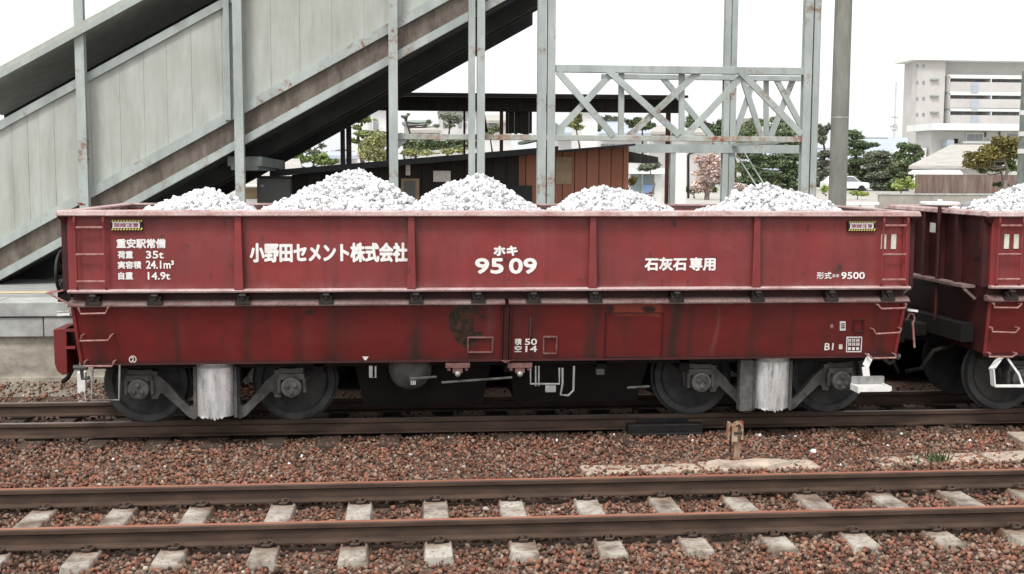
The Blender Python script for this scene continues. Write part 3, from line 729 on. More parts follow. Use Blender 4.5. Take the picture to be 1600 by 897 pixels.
    for e in (-1,1):
        mb = B(); mb.bar((e*(HL-.022),YT-.008,ZL2-.03),(e*(HL-.054),YB-.008,ZB+.0),.02,.03); mb.build('edge_strip', M['paint'], d1 if e < 0 else d2)
    # the slot between the doors
    mb = B(); mb.bar(((GAP0+GAP1)/2,YT+.0,ZL2-.05),((GAP0+GAP1)/2,YB+.0,ZB-.02),.02,(GAP1-GAP0)*.62); mb.build('centre_post', M['paint_dark'], root)
    mb = B()
    for e in (GAP0,GAP1): mb.bar((e,YT-.012,ZL2-.04),(e,YB-.012,ZB+.0),.022,.016)
    mb.build('slot_edge', M['paint_dark'], root)
    mb = B(); q = on_low(790,562); mb.prism_y([(GAP0-.005,q.z),(GAP1+.012,q.z),((GAP0+GAP1)/2,q.z-.03)], YB-.05,YB-.02); mb.build('slot_foot', M['worn'], root)
    def low(px, py, d=0): q = on_low(px,py); return (q.x, q.y-d, q.z)
    def frame(par, a_, b_, d_, e_, t, mat, name, d=.016):
        mb = B()
        for u, v in ((a_,b_),(b_,d_),(d_,e_),(e_,a_)): mb.bar(low(*u,d/2),low(*v,d/2),d,t)
        return mb.build(name, mat, par)
    if main:
        frame(d1,(731,527),(770,527),(769,550),(731,550),.016,M['worn'],'card_holder')
        frame(d2,(849,526),(870,526),(869,552),(849,552),.016,M['worn'],'card_holder')
        frame(d2,(1334,499),(1349,499),(1348,518),(1333,518),.014,M['paint_dark'],'card_holder')
        frame(d2,(947,489),(1036,489),(1033,557),(944,557),.010,M['paint_dark'],'hatch_frame',.012)
        mb = B(); mb.bar(low(829,495,.008),low(828,525,.008),.012,.014); mb.build('door_strap', M['bogie'], d2)
    # ladders
    for nm, (xa, xb), rows in (('L',(121,166),(355,397,439)), ('R',(1375,1412),(352,397,436))):
        if not main and nm == 'L': xs = (-PX(1412,400).x, -PX(1375,400).x)
        elif not main: continue
        else: xs = (PX(xa,400).x, PX(xb,400).x)
        yl = YU-.055; mb = B()
        for x in xs: mb.tube([(x*(sx if not main else 1),-1.30,ZL1+.016),(x*(sx if not main else 1),yl-.01,ZL1+.05),(x*(sx if not main else 1),yl-.01,ZR-.14),(x*(sx if not main else 1),-1.352,ZR-.05),(x*(sx if not main else 1),-1.345,ZR-.002)], .012, 6)
        ld = mb.build('ladder', M['paint'], root)
        for r in rows:
            z = PX(xa if nm == 'L' else xb, r).z if main else PX(1412, {355:352,397:397,439:436}[r]).z
            f_ = sx if not main else 1
            MBr = B(); MBr.tube([(xs[0]*f_,yl-.012,z),(xs[1]*f_,yl-.012,z)], .011, 6); MBr.build('rung', M['pink_iron'], ld)
    # hand grabs on the doors
    gr = [((126,480),(130,489),(168,488),(172,479)), ((131,523),(128,531),(172,530),(177,522)), ((136,563),(134,570),(178,570),(181,563))] if main else []
    grR = [((1367,475),(1372,481),(1409,480),(1411,474)), ((1360,513),(1364,520),(1401,518),(1403,512)), ((1352,553),(1358,558),(1395,557),(1394,552))]
    for q in gr+grR:
        a_, b_, c_, d_ = q; o_ = .085
        if main: pts = [low(*a_),low(*a_,o_),low(*b_,o_),low(*c_,o_),low(*d_,o_),low(*d_)]
        else: pts = [low(*a_),low(*a_,o_),low(*b_,o_),low(*c_,o_),low(*d_,o_),low(*d_)]
        mb = B(); mb.tube(pts, .0105, 6); mb.build('grab_handle', M['pink_iron'], root)
    # ---- running gear
    for e in (-1,1):
        bc = e*2.964
        mb = B(); yy = -.90
        for d in (-1,1):
            xa = bc+d*.78
            for ys in (-.86,.86):
                y0, y1 = ys-.045, ys+.045
                arm = [(.18,.125),(.235,.085),(.30,.12),(.40,.225),(.56,.375),(.585,.36),(.60,.31),(.665,.31),(.67,.36),(.67,.52),(.88,.545),(.88,.60),(.66,.62),(.60,.565),(.50,.475),(.36,.30),(.28,.225),(.245,.23),(.235,.30),(.235,.64),(.20,.64)]
                mb.prism_y([(bc+d*a_, z_) for a_, z_ in arm], y0, y1)
                mb.bar((bc+d*.60,ys,.575),(bc+d*.90,ys,.60),.12,.05)
            # brake hanger
            mb.bar((xa+d*.16,-.80,.52),(xa+d*.13,-.80,.36),.03,.03)
        mb.box(bc-.20,bc+.20,-.80,.80,.40,.66)
        bg_ = mb.build('bogie', M['bogie'], root)
        for d in (-1,1):
            xa = bc+d*.78
            for ys in (-1,1):
                y = ys*.52
                mb = MB(); pr = [(.12,-.585),(.17,-.575),(.33,-.555),(.36,-.590),(.395,-.595),(.425,-.592),(.43,-.585),(.434,-.52),(.46,-.512),(.455,-.488),(.33,-.49),(.1,-.49)]
                if ys > 0: pr = [(r,-yy_) for r, yy_ in pr][::-1]
                mb.lathe_y(pr, xa*sx, .43, 56); mb.build('wheel', M['wheel'], bg_, smooth=True)
                yb = ys*.90
                mb = MB(); prb = [(.085,yb+ys*.105),(.105,yb+ys*.095),(.112,yb+ys*.05),(.112,yb-ys*.08)]
                if ys > 0: prb = prb[::-1]
                mb.lathe_y(prb, xa*sx, .43, 24)
                ax = mb.build('axle_box', M['axle'], bg_, smooth=True)
                if ys < 0:
                    mb = MB()
                    for t in range(3):
                        an = 2*math.pi*t/3+(math.pi/2 if e*d > 0 else -math.pi/2)
                        mb.lathe_y([(.018,yb-.128),(.024,yb-.120),(.024,yb-.10)], xa*sx+.045*math.cos(an), .43+.045*math.sin(an), 10)
                    mb.lathe_y([(.082,yb-.108),(.088,yb-.100),(.088,yb-.09)], xa*sx, .43, 20)
                    mb.build('axle_bolt', M['bogie'], ax, smooth=True)
                    mb = B(); mb.box(xa-.135,xa+.135,-.96,-.82,.50,.57); mb.box(xa-.15,xa-.11,-.96,-.86,.36,.52); mb.box(xa+.11,xa+.15,-.96,-.86,.36,.52)
                    mb.build('axle_box_saddle', M['bogie'], ax, bevel=.012)
            mb = B(); mb.tube([(xa,-.49,.43),(xa,.49,.43)], .075, 12); mb.build('axle', M['under'], bg_)
        # silver spring cover: folded sheet with three faces
        for ys in ((-1,1) if main else (-1,)):
            mb = B(); w = .192; yb = ys*1.10; yi = ys*.905
            top, bot = .70, .115
            ring = [(bc-w,yi)]+[(bc-w*math.cos(t*math.pi/10), yb-ys*.16*(1-math.sin(t*math.pi/10)**.8)) for t in range(11)]+[(bc+w,yi)]
            if ys > 0: ring = ring[::-1]
            mb.prism_z(ring, bot+.03, top)
            sc_ = mb.build('spring_cover', M['silver'], bg_, smooth=True)
            if ys < 0:
                mb = B(); rr = random.Random(int(bc*10))
                for t in range(6):
                    x = bc-w*.60+t*w*.2+rr.uniform(-.01,.01); l = rr.uniform(.01,.04)
                    mb.prism_y([(x-.024,bot+.029),(x+.024,bot+.029),(x+.012,bot+.03-l)], -1.098,-1.06)
                mb.build('torn_edge', M['silver'], sc_)
                for xg in (bc-w-.0125,bc+w+.0125): mb = B(); mb.box(xg-.016,xg+.016,-1.0,-.92,.12,.66); mb.build('cover_guide', M['bogie'], bg_)
                mb = B(); mb.prism_z([(bc+w*1.01*math.cos(math.pi+t*math.pi/10)*1.0, yb-ys*.16*(1-math.sin(t*math.pi/10)**.8)+ys*.004) for t in range(11)], .655, .69); mb.build('cover_band', M['steel_grey'], sc_, smooth=True)
                if e > 0: mb = B(); mb.box(bc-w-.175,bc-w-.032,-1.03,-.90,.11,.68); mb.build('damper_box', M['axle'], bg_, bevel=.01)
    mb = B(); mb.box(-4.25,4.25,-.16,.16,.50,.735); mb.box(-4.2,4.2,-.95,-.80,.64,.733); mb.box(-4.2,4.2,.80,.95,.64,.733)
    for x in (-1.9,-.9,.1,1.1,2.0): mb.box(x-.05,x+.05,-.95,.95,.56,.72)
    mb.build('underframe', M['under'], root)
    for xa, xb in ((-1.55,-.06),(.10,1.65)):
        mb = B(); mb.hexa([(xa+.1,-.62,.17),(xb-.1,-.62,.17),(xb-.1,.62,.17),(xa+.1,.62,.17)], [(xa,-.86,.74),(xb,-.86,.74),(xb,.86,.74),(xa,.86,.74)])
        mb.build('discharge_chute_blocker', M['under'], root)  # solid dark chutes, also added to keep light from under the wagon
    if main:
        q = P(641,583,-1.0); mb = B(); mb.lathe_y([(.05,-1.05),(.16,-1.03),(.215,-.98),(.228,-.93),(.228,.1)], q.x, q.z+.04, 32); tk = mb.build('air_reservoir', M['bogie'], root, smooth=True)
        mb = B(); z = P(640,601,-1.04).z
        for t in (-1,0,1): mb.box(q.x+.03+t*.02-.006,q.x+.03+t*.02+.006,-1.06,-1.025,z-.0,z+.045)
        mb.build('drain_cock', M['silver'], tk)
        for px in (715,812):
            mb = B(); a_ = P(px-19,571,-1.1); b_ = P(px+19,571,-1.1); c_ = P(px,582,-1.1)
            mb.box(a_.x,b_.x,-1.14,-1.05,a_.z-.02,a_.z+.03); mb.box(a_.x+.02,a_.x+.05,-1.13,-1.08,a_.z-.05,a_.z-.02); mb.box(b_.x-.05,b_.x-.02,-1.13,-1.08,a_.z-.05,a_.z-.02); mb.box(c_.x-.05,c_.x+.05,-1.13,-1.06,c_.z-.0,a_.z-.02)
            bk = mb.build('door_bracket', M['worn'], root)
            mb = B(); mb.lathe_y([(.01,-1.17),(.028,-1.155),(.03,-1.13)], c_.x, c_.z-.01, 10); mb.build('bolt_end', M['steel_grey'], bk, smooth=True)
        mb = B(); pt = lambda px, py: P(px,py,-1.12)
        mb.tube([pt(829,572),pt(829,600),pt(874,600),pt(874,575)], .011, 6); mb.tube([pt(837,572),pt(837,603),pt(842,603),pt(842,572)], .009, 6)
        mb.tube([pt(879,575),pt(879,600),pt(876,617),pt(888,618),pt(896,610),pt(897,572)], .012, 6); mb.box(pt(852,604).x,pt(868,604).x,-1.15,-1.1,pt(852,612).z,pt(852,602).z)
        mb.build('brake_pipe', M['steel_grey'], root)
        mb = B(); mb.tube([pt(581,572),pt(581,590),pt(587,590),pt(587,572)], .010, 6); mb.box(pt(574,0).x-.012,pt(574,0).x+.012,-1.12,-1.08,pt(574,590).z,pt(574,572).z); mb.build('hanger_loop', M['steel_grey'], root)
        mb = B()
        mb.box(pt(940,0).x,pt(952,0).x,-1.1,-.95,pt(945,586).z,pt(945,578).z); mb.build('rod_bracket', M['bogie'], root)
        for a_, b_ in (((640,592),(682,589)),((690,598),(800,590)),((980,606),(1015,604))): mb = B(); mb.tube([pt(*a_),pt(*b_)], .013, 6); mb.build('brake_rod', M['bogie'], root)
    # ---- end gear
    for e in (-1,1):
        mb = B()
        mb.box(e*(HL-.10),e*(HL+.10),-.16,.16,.74,.98); mb.box(e*(HL+.10),e*(HL+.34),-.10,.10,.78,.94); mb.box(e*(HL+.30),e*(HL+.44),-.15,.13,.74,.98)
        mb.build('coupler', M['under'], root, bevel=.02)
        mb = B(); mb.tube([(e*(HL-.05),-.42,.72),(e*(HL+.18),-.42,.66),(e*(HL+.30),-.38,.45),(e*(HL+.40),-.2,.38)], .026, 8); mb.build('brake_hose', M['under'], root, smooth=True)
        # end walkway
        mb = B(); mb.box(e*(HL+.012),e*(HL+.16),-1.0,1.0,ZL1-.035,ZL1-.005); mb.bar((e*(HL+.14),-.98,ZL1-.04),(e*HL,-.98,ZL1-.16),.03,.03); mb.build('end_step', M['lit_dust_step'], root)
        mb = B(); mb.box(e*(HL-.02),e*(HL+.13),-.95,.95,.84,1.04); mb.build('end_sill', M['under'], root)
    ea = -1                                  # brake end
    if main:
        # rounded side plate of the end platform
        pts = [(83,515),(104,512),(105,585),(97,586),(89,580),(85,568)]
        mb = B(); pp = [P(a_,b_,-1.05) for a_,b_ in pts]
        mb.prism_y([(q.x,q.z) for q in pp][::-1], -1.05,-.6); mb.build('end_guard', M['paint_low_shaded'], root, bevel=.008)
        mb = B(); pass
        for r_ in (544,517): q = P(107,r_,-1.1); mb = B(); mb.box(q.x-.04,q.x+.06,-1.08,-1.03,q.z-.012,q.z+.012); mb.build('guard_bracket', M['paint'], root)
        # hand wheel, facing along the track
        q = P(98,426,-.95); cx_, cz_ = q.x+.02, q.z
        mb = MB(); n = 28; V_ = []
        ringp = [(0, .95+.0)]
        pts = [(cx_-.02*math.cos(t*2*math.pi/n)*0-.03, -.93+.215*math.cos(2*math.pi*t/n), cz_+.215*math.sin(2*math.pi*t/n)) for t in range(n+1)]
        mb.tube(pts, .017, 6, caps=False)
        for t in range(4):
            an = math.pi/4+t*math.pi/2; mb.tube([(cx_+.02,-.93,cz_),(cx_-.03,-.93+.21*math.cos(an),cz_+.21*math.sin(an))], .011, 6)
        mb.tube([(cx_-.01,-.93,cz_),(cx_+.16,-.93,cz_)], .028, 8)
        hw = mb.build('brake_wheel', M['black_iron'], root, smooth=True)
        mb = MB(); q = P(97,462,-.95); mb.box(q.x-.03,q.x+.10,-1.0,-.86,q.z-.06,q.z+.16); mb.build('brake_gear_box', M['black_iron'], root)
        mb = MB(); a_, b_, c_ = P(76,456,-1.1), P(92,448,-1.1), P(104,466,-1.1)
        mb.bar(P(76,457,-1.0),P(104,452,-1.0),.22,.016); mb.tube([P(76,458,-1.1),P(88,465,-1.1),P(106,474,-1.1)], .011, 6); mb.build('foot_board', M['pink_iron'], root)
        mb = MB(); mb.bar(P(90,492,-1.15),P(110,491,-1.15),.05,.02); mb.tube([P(89,487,-1.0),P(108,487,-1.0)], .01, 6); mb.build('uncoupling_lever', M['white'], root)
        mb = MB(); mb.bar(P(1417,484,-1.15),P(1433,486,-1.15),.05,.022); mb.build('uncoupling_lever', M['white'], root)
        mb = MB(); mb.tube([P(1416,500,-1.1),P(1421,490,-1.1),P(1427,491,-1.1),P(1429,498,-1.1),P(1427,503,-1.1)], .013, 6); mb.tube([P(1426,502,-1.12),P(1429,543,-1.12)], .012, 6); mb.box(P(1411,0,-1.1).x,P(1417,0,-1.1).x,-1.12,-1.05,P(1411,510,-1.1).z,P(1411,506,-1.1).z); mb.build('release_hook', M['pink_iron'], root)
        mb = MB(); mb.tube([P(115,574,-1.15),P(137,574,-1.15)], .025, 8); mb.tube([P(127,574,-1.1),P(129,592,-1.1),P(140,590,-1.1)], .02, 8); mb.build('end_cock', M['bogie'], root, smooth=True); mb = MB(); mb.tube([P(1400,556,-1.1),P(1405,558,-1.1)], .035, 8); mb.tube([P(1380,560,-1.05),P(1390,568,-1.0),P(1397,562,-1.0)], .022, 8); mb.build('end_cock', M['bogie'], root, smooth=True)
        # stirrup under the left end
        mb = MB(); mb.tube([P(187,570,-1.16),P(186,625,-1.16),P(143,625,-1.16),P(145,575,-1.16)], .011, 6); mb.build('stirrup', M['steel_grey'], root)
        # tread on the right
        mb = MB(); mb.bar(P(1360,556,-1.13),P(1352,573,-1.22),.012,.075); mb.bar(P(1352,573,-1.22),P(1354,590,-1.22),.012,.075)
        sh = mb.build('foot_step', M['white'], root)
        a_, b_ = P(1331,588,-1.22), P(1379,604,-1.22)
        mb = MB(); mb.box(a_.x,b_.x,-1.228,-1.205,b_.z,a_.z)
        for t in range(5): x = a_.x+(b_.x-a_.x)*t/4.0; mb.box(x-.008,x+.008,-1.236,-1.229,b_.z+.004,a_.z-.004)
        mb.build('back_plate', M['steel_grey'], sh)
        a_, b_ = P(1333,603,-1.25), P(1385,612,-1.40)
        mb = MB(); zt = b_.z+.05
        for yv in (-1.42,-1.36,-1.30,-1.245): mb.box(a_.x,b_.x+.02,yv-.012,yv+.012,zt-.02,zt)
        mb.box(a_.x-.02,a_.x,-1.44,-1.22,zt-.055,zt+.01); mb.box(b_.x+.02,b_.x+.04,-1.44,-1.22,zt-.035,zt+.01); mb.box(a_.x,b_.x+.02,-1.447,-1.432,zt-.04,zt+.006)
        mb.build('tread', M['white'], sh)
        # lettering
        Lu = lambda t, a_, b_, r0, r1, **kw: letters(t, root, PX(a_,(r0+r1)/2).x, PX(b_,(r0+r1)/2).x, PX((a_+b_)/2,r1).z, PX((a_+b_)/2,r0).z, lambda z: YU-.004, M['letter'], **kw)
        Lu('重安駅常備',182,259,373,388,bold=.05); Lu('荷重',184,208,392,404,bold=.045); Lu('35t',228,256,392,404,bold=.04)
        Lu('実容積',184,221,408,420,bold=.045); Lu('24.1m³',228,272,407,420,bold=.04); Lu('自重',185,208,425,437,bold=.045); Lu('14.9t',231,266,425,437,bold=.04)
        Lu('小野田セメント株式会社',390,637,379,410,bold=.052)
        Lu('ホキ',771,809,384,400,bold=.08); Lu('95',742,787,403,428,bold=.06); Lu('09',795,839,403,428,bold=.06)
        Lu('石灰石',1007,1073,402,423,bold=.055); Lu('専用',1077,1118,402,423,bold=.052)
        Lu('形式',1276,1299,425,436,bold=.02); Lu('ホキ',1300,1311,428,434,bold=.03); Lu('9500',1314,1351,425,436,bold=.04)
        def Ll(t, a_, b_, r0, r1, **kw):
            p0, p1 = on_low(a_,(r0+r1)/2), on_low(b_,(r0+r1)/2); t0, t1 = on_low((a_+b_)/2,r1), on_low((a_+b_)/2,r0)
            return letters(t, root, p0.x, p1.x, t0.z, t1.z, lambda z: ylow(z)-.005, M['letter'], **kw)
        Ll('積',804,815,529,539,bold=.02); Ll('50',820,839,529,539,bold=.035); Ll('空',804,815,540,550,bold=.02); Ll('14',821,839,540,550,bold=.035)
        Ll('B1',1288,1302,536,547,bold=.03); Ll('2',205,210,558,565,bold=.04)
        def lowmesh(name, polys, mat):
            mb = MB()
            for pg in polys: mb.add([low(a_,b_,.005) for a_,b_ in pg], [tuple(range(len(pg)))])
            return mb.build(name, mat, root)
        lowmesh('triangle_mark', [[(566,557),(576,557),(571,565)]], M['letter'])
        n = 20; ringo = []
        for i in range(n):
            t0, t1 = 2*math.pi*i/n, 2*math.pi*(i+1)/n
            ringo.append([(207.5+6*math.cos(t0),561.5+6*math.sin(t0)),(207.5+6*math.cos(t1),561.5+6*math.sin(t1)),(207.5+4.6*math.cos(t1),561.5+4.6*math.sin(t1)),(207.5+4.6*math.cos(t0),561.5+4.6*math.sin(t0))])
        lowmesh('ring_mark', ringo, M['letter'])
        bx_ = lambda a_,b_,c_,d_: [(a_,b_),(c_,b_),(c_,d_),(a_,d_)]
        lowmesh('inspection_frame', [bx_(1322.5,526,1347,527.6), bx_(1321.5,548.6,1345.5,550.2), [(1322.5,526),(1324,526),(1323,550),(1321.5,550)], [(1345.7,526),(1347,526),(1345.7,550),(1344.3,550)]]
            + [bx_(1325+i*6.4+d,529+r*6.2,1326.7+i*6.4+d,534+r*6.2) for i in range(3) for r in range(2) for d in (0,3)]
            + [bx_(1325+i*6.4,531+r*6.2,1329.6+i*6.4,532.2+r*6.2) for i in range(3) for r in range(2)]
            + [bx_(1324.6+i*6.4,542.5,1329+i*6.4,547) for i in range(3)], M['letter'])
        lowmesh('small_square_mark', [bx_(1310.5,538,1316,545.5)], M['cream'])
        lowmesh('paper_card', [bx_(1312,502,1321,516.5)], M['white'])
        lowmesh('card_print', [bx_(1314,505+i*3,1319.5,506.6+i*3) for i in range(3)], M['plate_black']).location.y = -.003
        lowmesh('round_stamp', [[(1299.5+3*math.cos(t*math.pi/5),510+3.5*math.sin(t*math.pi/5)) for t in range(10)]], M['pink_iron'])
    # yellow-and-black warning plates
    plates = ((177,220,344,358),(1326,1363,346,359)) if main else ((1326,1363,346,359),)
    for a_, b_, r0, r1 in plates:
        p0, p1 = PX(a_-3,r1+2), PX(b_+3,r0-1); yq = YU-.03
        xa, xb = (p0.x, p1.x) if main else tuple(sorted((p0.x*sx, p1.x*sx)))
        z0, z1 = p0.z, p1.z; mbp = MB(); mbp.box(xa,xb,yq,YU-.002,z0,z1)
        pt_ = mbp.build('warning_plate', M['plate_black'], root)
        mbp = MB(); n = 11
        for i in range(n):
            x = xa+(xb-xa)*(i+.25)/n; w_ = (xb-xa)/n*.55
            for zz0, zz1 in ((z0+.004,z0+.028),(z1-.024,z1-.003)):
                mbp.add([(x,yq-.003,zz0),(x+w_,yq-.003,zz0),(x+w_+.012,yq-.003,zz1),(x+.012,yq-.003,zz1)], [(0,1,2,3)])
        mbp.build('yellow_stripe', M['yellow'], pt_)
        mbp = MB(); mbp.box(xa+.022,xb-.022,yq-.008,yq-.001,z0+.026,z1-.022); wp = mbp.build('white_panel', M['white'], pt_)
        letters('架線注意', pt_, xa+.035, xb-.035, z0+.036, z1-.032, lambda z: yq-.011, M['magenta'], bold=.012)
    # cream route plates on the ladder bay
    for a_, b_ in ((1376,1384.5),(1391.5,1400)):
        p0, p1 = PX(a_,389), PX(b_,366); mbp = B(); mbp.box(p0.x,p1.x,YU-.012,YU-.002,p0.z,p1.z); mbp.build('route_plate', M['cream'], root)
    if not main:
        # white stirrup step of the second wagon, and its upright brake column
        wp = lambda px, py, y: P(px,py,y)-Vector((cx,0,0))
        mb = MB(); y = -1.22
        mb.bar(wp(1563,558,-1.13),wp(1550,576,y),.09,.014); mb.bar(wp(1550,576,y),wp(1552,602,y),.09,.014); mb.bar(wp(1552,603,y),wp(1608,603,y),.09,.016); mb.bar(wp(1574,560,-1.1),wp(1592,585,y+.05),.02,.02); mb.bar(wp(1592,585,y+.05),wp(1598,603,y+.02),.02,.02)
        mb.build('foot_step', M['white'], root)
        xq = -HL-.10
        hx = -HL-.12; yq = -.30
        mb = MB(); mb.tube([(hx,yq,1.0),(hx,yq,ZR+.10)], .022, 8); mb.build('brake_column', M['paint_dark'], root)
        mb = MB(); n = 28; rw = .20; zt = ZR+.115
        mb.tube([(hx+rw*math.cos(2*math.pi*t/n), yq+rw*math.sin(2*math.pi*t/n), zt) for t in range(n+1)], .022, 6, caps=False)
        for t in range(4): an = t*math.pi/2+.4; mb.tube([(hx,yq,zt+.01),(hx+rw*math.cos(an),yq+rw*math.sin(an),zt)], .013, 6)
        mb.tube([(hx,yq,zt-.02),(hx,yq,zt+.05)], .03, 8)
        mb.build('brake_wheel', M['white'], root, smooth=True)
        mb = MB(); mb.box(-HL-.078,-HL-.088,-.13,.0,2.0,2.11); mb.build('small_plate', M['cream'], root)
        mb = MB(); mb.box(-HL-.02,-HL-.01,-1.22,-.95,1.78,1.80); mb.build('end_grip', M['black_iron'], root)
    return root
wag1 = make_wagon(0, 1, 'long maroon hopper wagon lettered white, numbered 9509, with five stone heaps', True)
wag2 = make_wagon(9.54, -1, 'second maroon wagon cut off by the frame, coupled behind the lettered one', False)

# ------------------------------------------------------------------ limestone heaps
def heap(xa, xb, xp, z_peak, seed, label, ry=1.12, xmin=-4.2):
    """a heap that shows from xa to xb above the rim, its peak at xp"""
    rng = np.random.default_rng(seed); z0 = 1.80; cy = 0.0
    hgt = z_peak-z0; n = 13000; pw = 1.3
    qv = (1-(2.245-z0)/hgt)**(1/pw); wl, wr = (xp-xa)/qv, (xb-xp)/qv
    def hz(x, y):
        q = np.sqrt(((x-xp)/np.where(x > xp, wr, wl))**2+((y-cy)/ry)**2)
        return z0+hgt*np.clip(1-q**pw,-.1,1) + .085*(vnoise(x*3.1+seed,y*3.1,seed)-.5)+.05*(vnoise(x*8,y*8+seed,seed+1)-.5)
    x = rng.uniform(xp-wl, xp+wr, n); y = rng.uniform(-1.15, .7, n)
    z = hz(x,y); keep = (z > 2.08) & (x > xmin); x, y, z = x[keep], y[keep], z[keep]; n = len(x)
    rad = .011+.024*rng.random(n)**1.7; rad[rng.random(n) < .06] *= 1.6
    V, Fa = stones(np.c_[x,y,z+rng.uniform(-.03,.012,n)], rad, rng, .85)
    m_ = 50; gx, gy = np.meshgrid(np.linspace(max(xmin,xp-wl),min(xmin+8.6,xp+wr),m_), np.linspace(-1.15,1.15,m_)); gzz = np.maximum(hz(gx,gy)-.03, 1.785)
    k0 = len(V); V = np.concatenate([V, np.stack([gx,gy,gzz],-1).reshape(-1,3)])
    i = np.arange((m_-1)**2); a = (i//(m_-1))*m_+i%(m_-1)+k0
    Fa = np.concatenate([Fa, np.stack([a,a+1,a+m_+1],1), np.stack([a,a+m_+1,a+m_],1)])
    return tag(raw('limestone_heap', V, Fa, M['lime']), label, 'stone heap', 'heaps of limestone in the wagons')
def H(px0, px1, ppx, prow, seed, label):
    a, b, p = P(px0,330,0), P(px1,330,0), P(ppx,prow,0)
    return heap(a.x, b.x, p.x, p.z-.02, seed, label)
H(234,402,318,294,1,'low white limestone heap beside the wagon ladder, next to the stair post')
H(415,664,560,267,2,'tallest and widest white limestone heap, in front of the dark boards')
H(634,842,743,275,3,'second tallest white limestone heap, between the tallest one and the thick double post')
H(858,1042,945,288,4,'white limestone heap in front of the reddish board wall')
H(1096,1308,1196,290,5,'white limestone heap under the rusty truss, beside the round concrete pole')
p = P(1600,293,0)
heap(5.45, 7.3, 6.35, p.z+.02, 6, 'white limestone heap in the second wagon, cut off by the frame', xmin=5.36)

# ------------------------------------------------------------------ footbridge
FY = 4.5
fb = tag(empty('footbridge', (-3,FY,PZ)), 'old covered station footbridge of pale green steel with stained stair panels', 'footbridge')
def FBp(mb, name, mat, **k):
    o = mb.build(name, mat, fb, **k); o.location = (3,-FY,-PZ); return o
def fpt(px, py, Y=FY): q = P(px,py,Y); return (q.x, q.z)
def line(p0, p1):                       # returns z(x) on plane FY through two photo points
    (x0,z0),(x1,z1) = fpt(*p0), fpt(*p1); return lambda x: z0+(z1-z0)*(x-x0)/(x1-x0)
strip_b = line((6.7,434),(366,235)); SL = (strip_b(1)-strip_b(0))
zb0 = strip_b(0)
px2m = .0097
off = lambda a0: (lambda x: strip_b(x)+a0)
d_strip = fpt(366,222)[1]-fpt(366,235)[1]
zs = lambda px,py: fpt(px,py)[1]-strip_b(fpt(px,py)[0])
o_strip = zs(366,221); o_railb = zs(366,185); o_railt = zs(366,170)
o_railb = (zs(6.7,381)+zs(366,190))/2; o_railt = o_railb+.155; o_topb = (zs(6.7,201)+zs(72,163))/2; o_topt = o_topb+.13
x0, x1 = -7.6, 1.2
def para(o0, o1, y0, y1, xa=x0, xb=x1):
    mb = MB(); f = strip_b
    return mb.hexa([(xa,y0,f(xa)+o0),(xb,y0,f(xb)+o0),(xb,y1,f(xb)+o0),(xa,y1,f(xa)+o0)], [(xa,y0,f(xa)+o1),(xb,y0,f(xb)+o1),(xb,y1,f(xb)+o1),(xa,y1,f(xa)+o1)])
FBp(para(0,o_strip,FY-.05,FY+.10), 'lower_flange', M['steel'])
FBp(para(o_strip+.001,o_railb-.001,FY+.02,FY+.06), 'stringer', M['stringer'])
FBp(para(o_railb,o_railt,FY-.04,FY+.08), 'middle_rail', M['steel'])
FBp(para(o_topb,o_topt,FY-.03,FY+.07), 'top_rail', M['steel'])
# wall sheets between the vertical joints
jpx = [-60,-22,17,42,60,84,124,142,188,226,262,301,349,385,425,470,520,570,630,700]
xs = [P(a,200,FY).x for a in jpx]
mb = MB(); f = strip_b
for a, b_ in zip(xs[:-1], xs[1:]):
    a, b_ = max(a+.0015,x0), min(b_-.0015,x1); y = FY+.02+rnd.uniform(-.003,.003)
    if b_ > a: mb.hexa([(a,y,f(a)+o_railt+.002),(b_,y,f(b_)+o_railt+.002),(b_,y+.012,f(b_)+o_railt+.002),(a,y+.012,f(a)+o_railt+.002)], [(a,y,f(a)+o_topb-.002),(b_,y,f(b_)+o_topb-.002),(b_,y+.012,f(b_)+o_topb-.002),(a,y+.012,f(a)+o_topb-.002)])
FBp(mb, 'wall_panel', M['panel'])
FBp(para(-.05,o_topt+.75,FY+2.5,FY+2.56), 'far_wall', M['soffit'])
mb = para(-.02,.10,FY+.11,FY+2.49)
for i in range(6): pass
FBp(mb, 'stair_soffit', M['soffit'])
mb = MB()
for i in range(42):
    x = x0+.15+i*.21; z = strip_b(x)+.10
    if x+.21 < x1: mb.box(x, x+.21, FY+.11, FY+2.49, z+.002, z+.13)
FBp(mb, 'stair_steps', M['paving'])
for yy_ in (FY+.9,FY+1.7):
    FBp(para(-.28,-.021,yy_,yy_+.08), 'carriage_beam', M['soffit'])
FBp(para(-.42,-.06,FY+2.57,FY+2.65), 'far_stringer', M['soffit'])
# roof over the stairs
FBp(para(o_topt+.62,o_topt+.70,FY-.25,FY+2.8), 'roof', M['panel'])
FBp(para(o_topt+.53,o_topt+.619,FY-.28,FY-.24), 'roof_fascia', M['steel'])
mb = MB(); xa, xb = x0, P(350,300,FY+2.42).x
poly = [(xa,PZ+.001),(xb,PZ+.001),(xb,strip_b(xb)-.30),(xa,max(PZ+.01,strip_b(xa)-.3))]
mb.prism_y(poly, FY+2.40, FY+2.45); FBp(mb, 'under_stair_shade', M['soffit'])  # dark sheet added for the black shade under the stairs
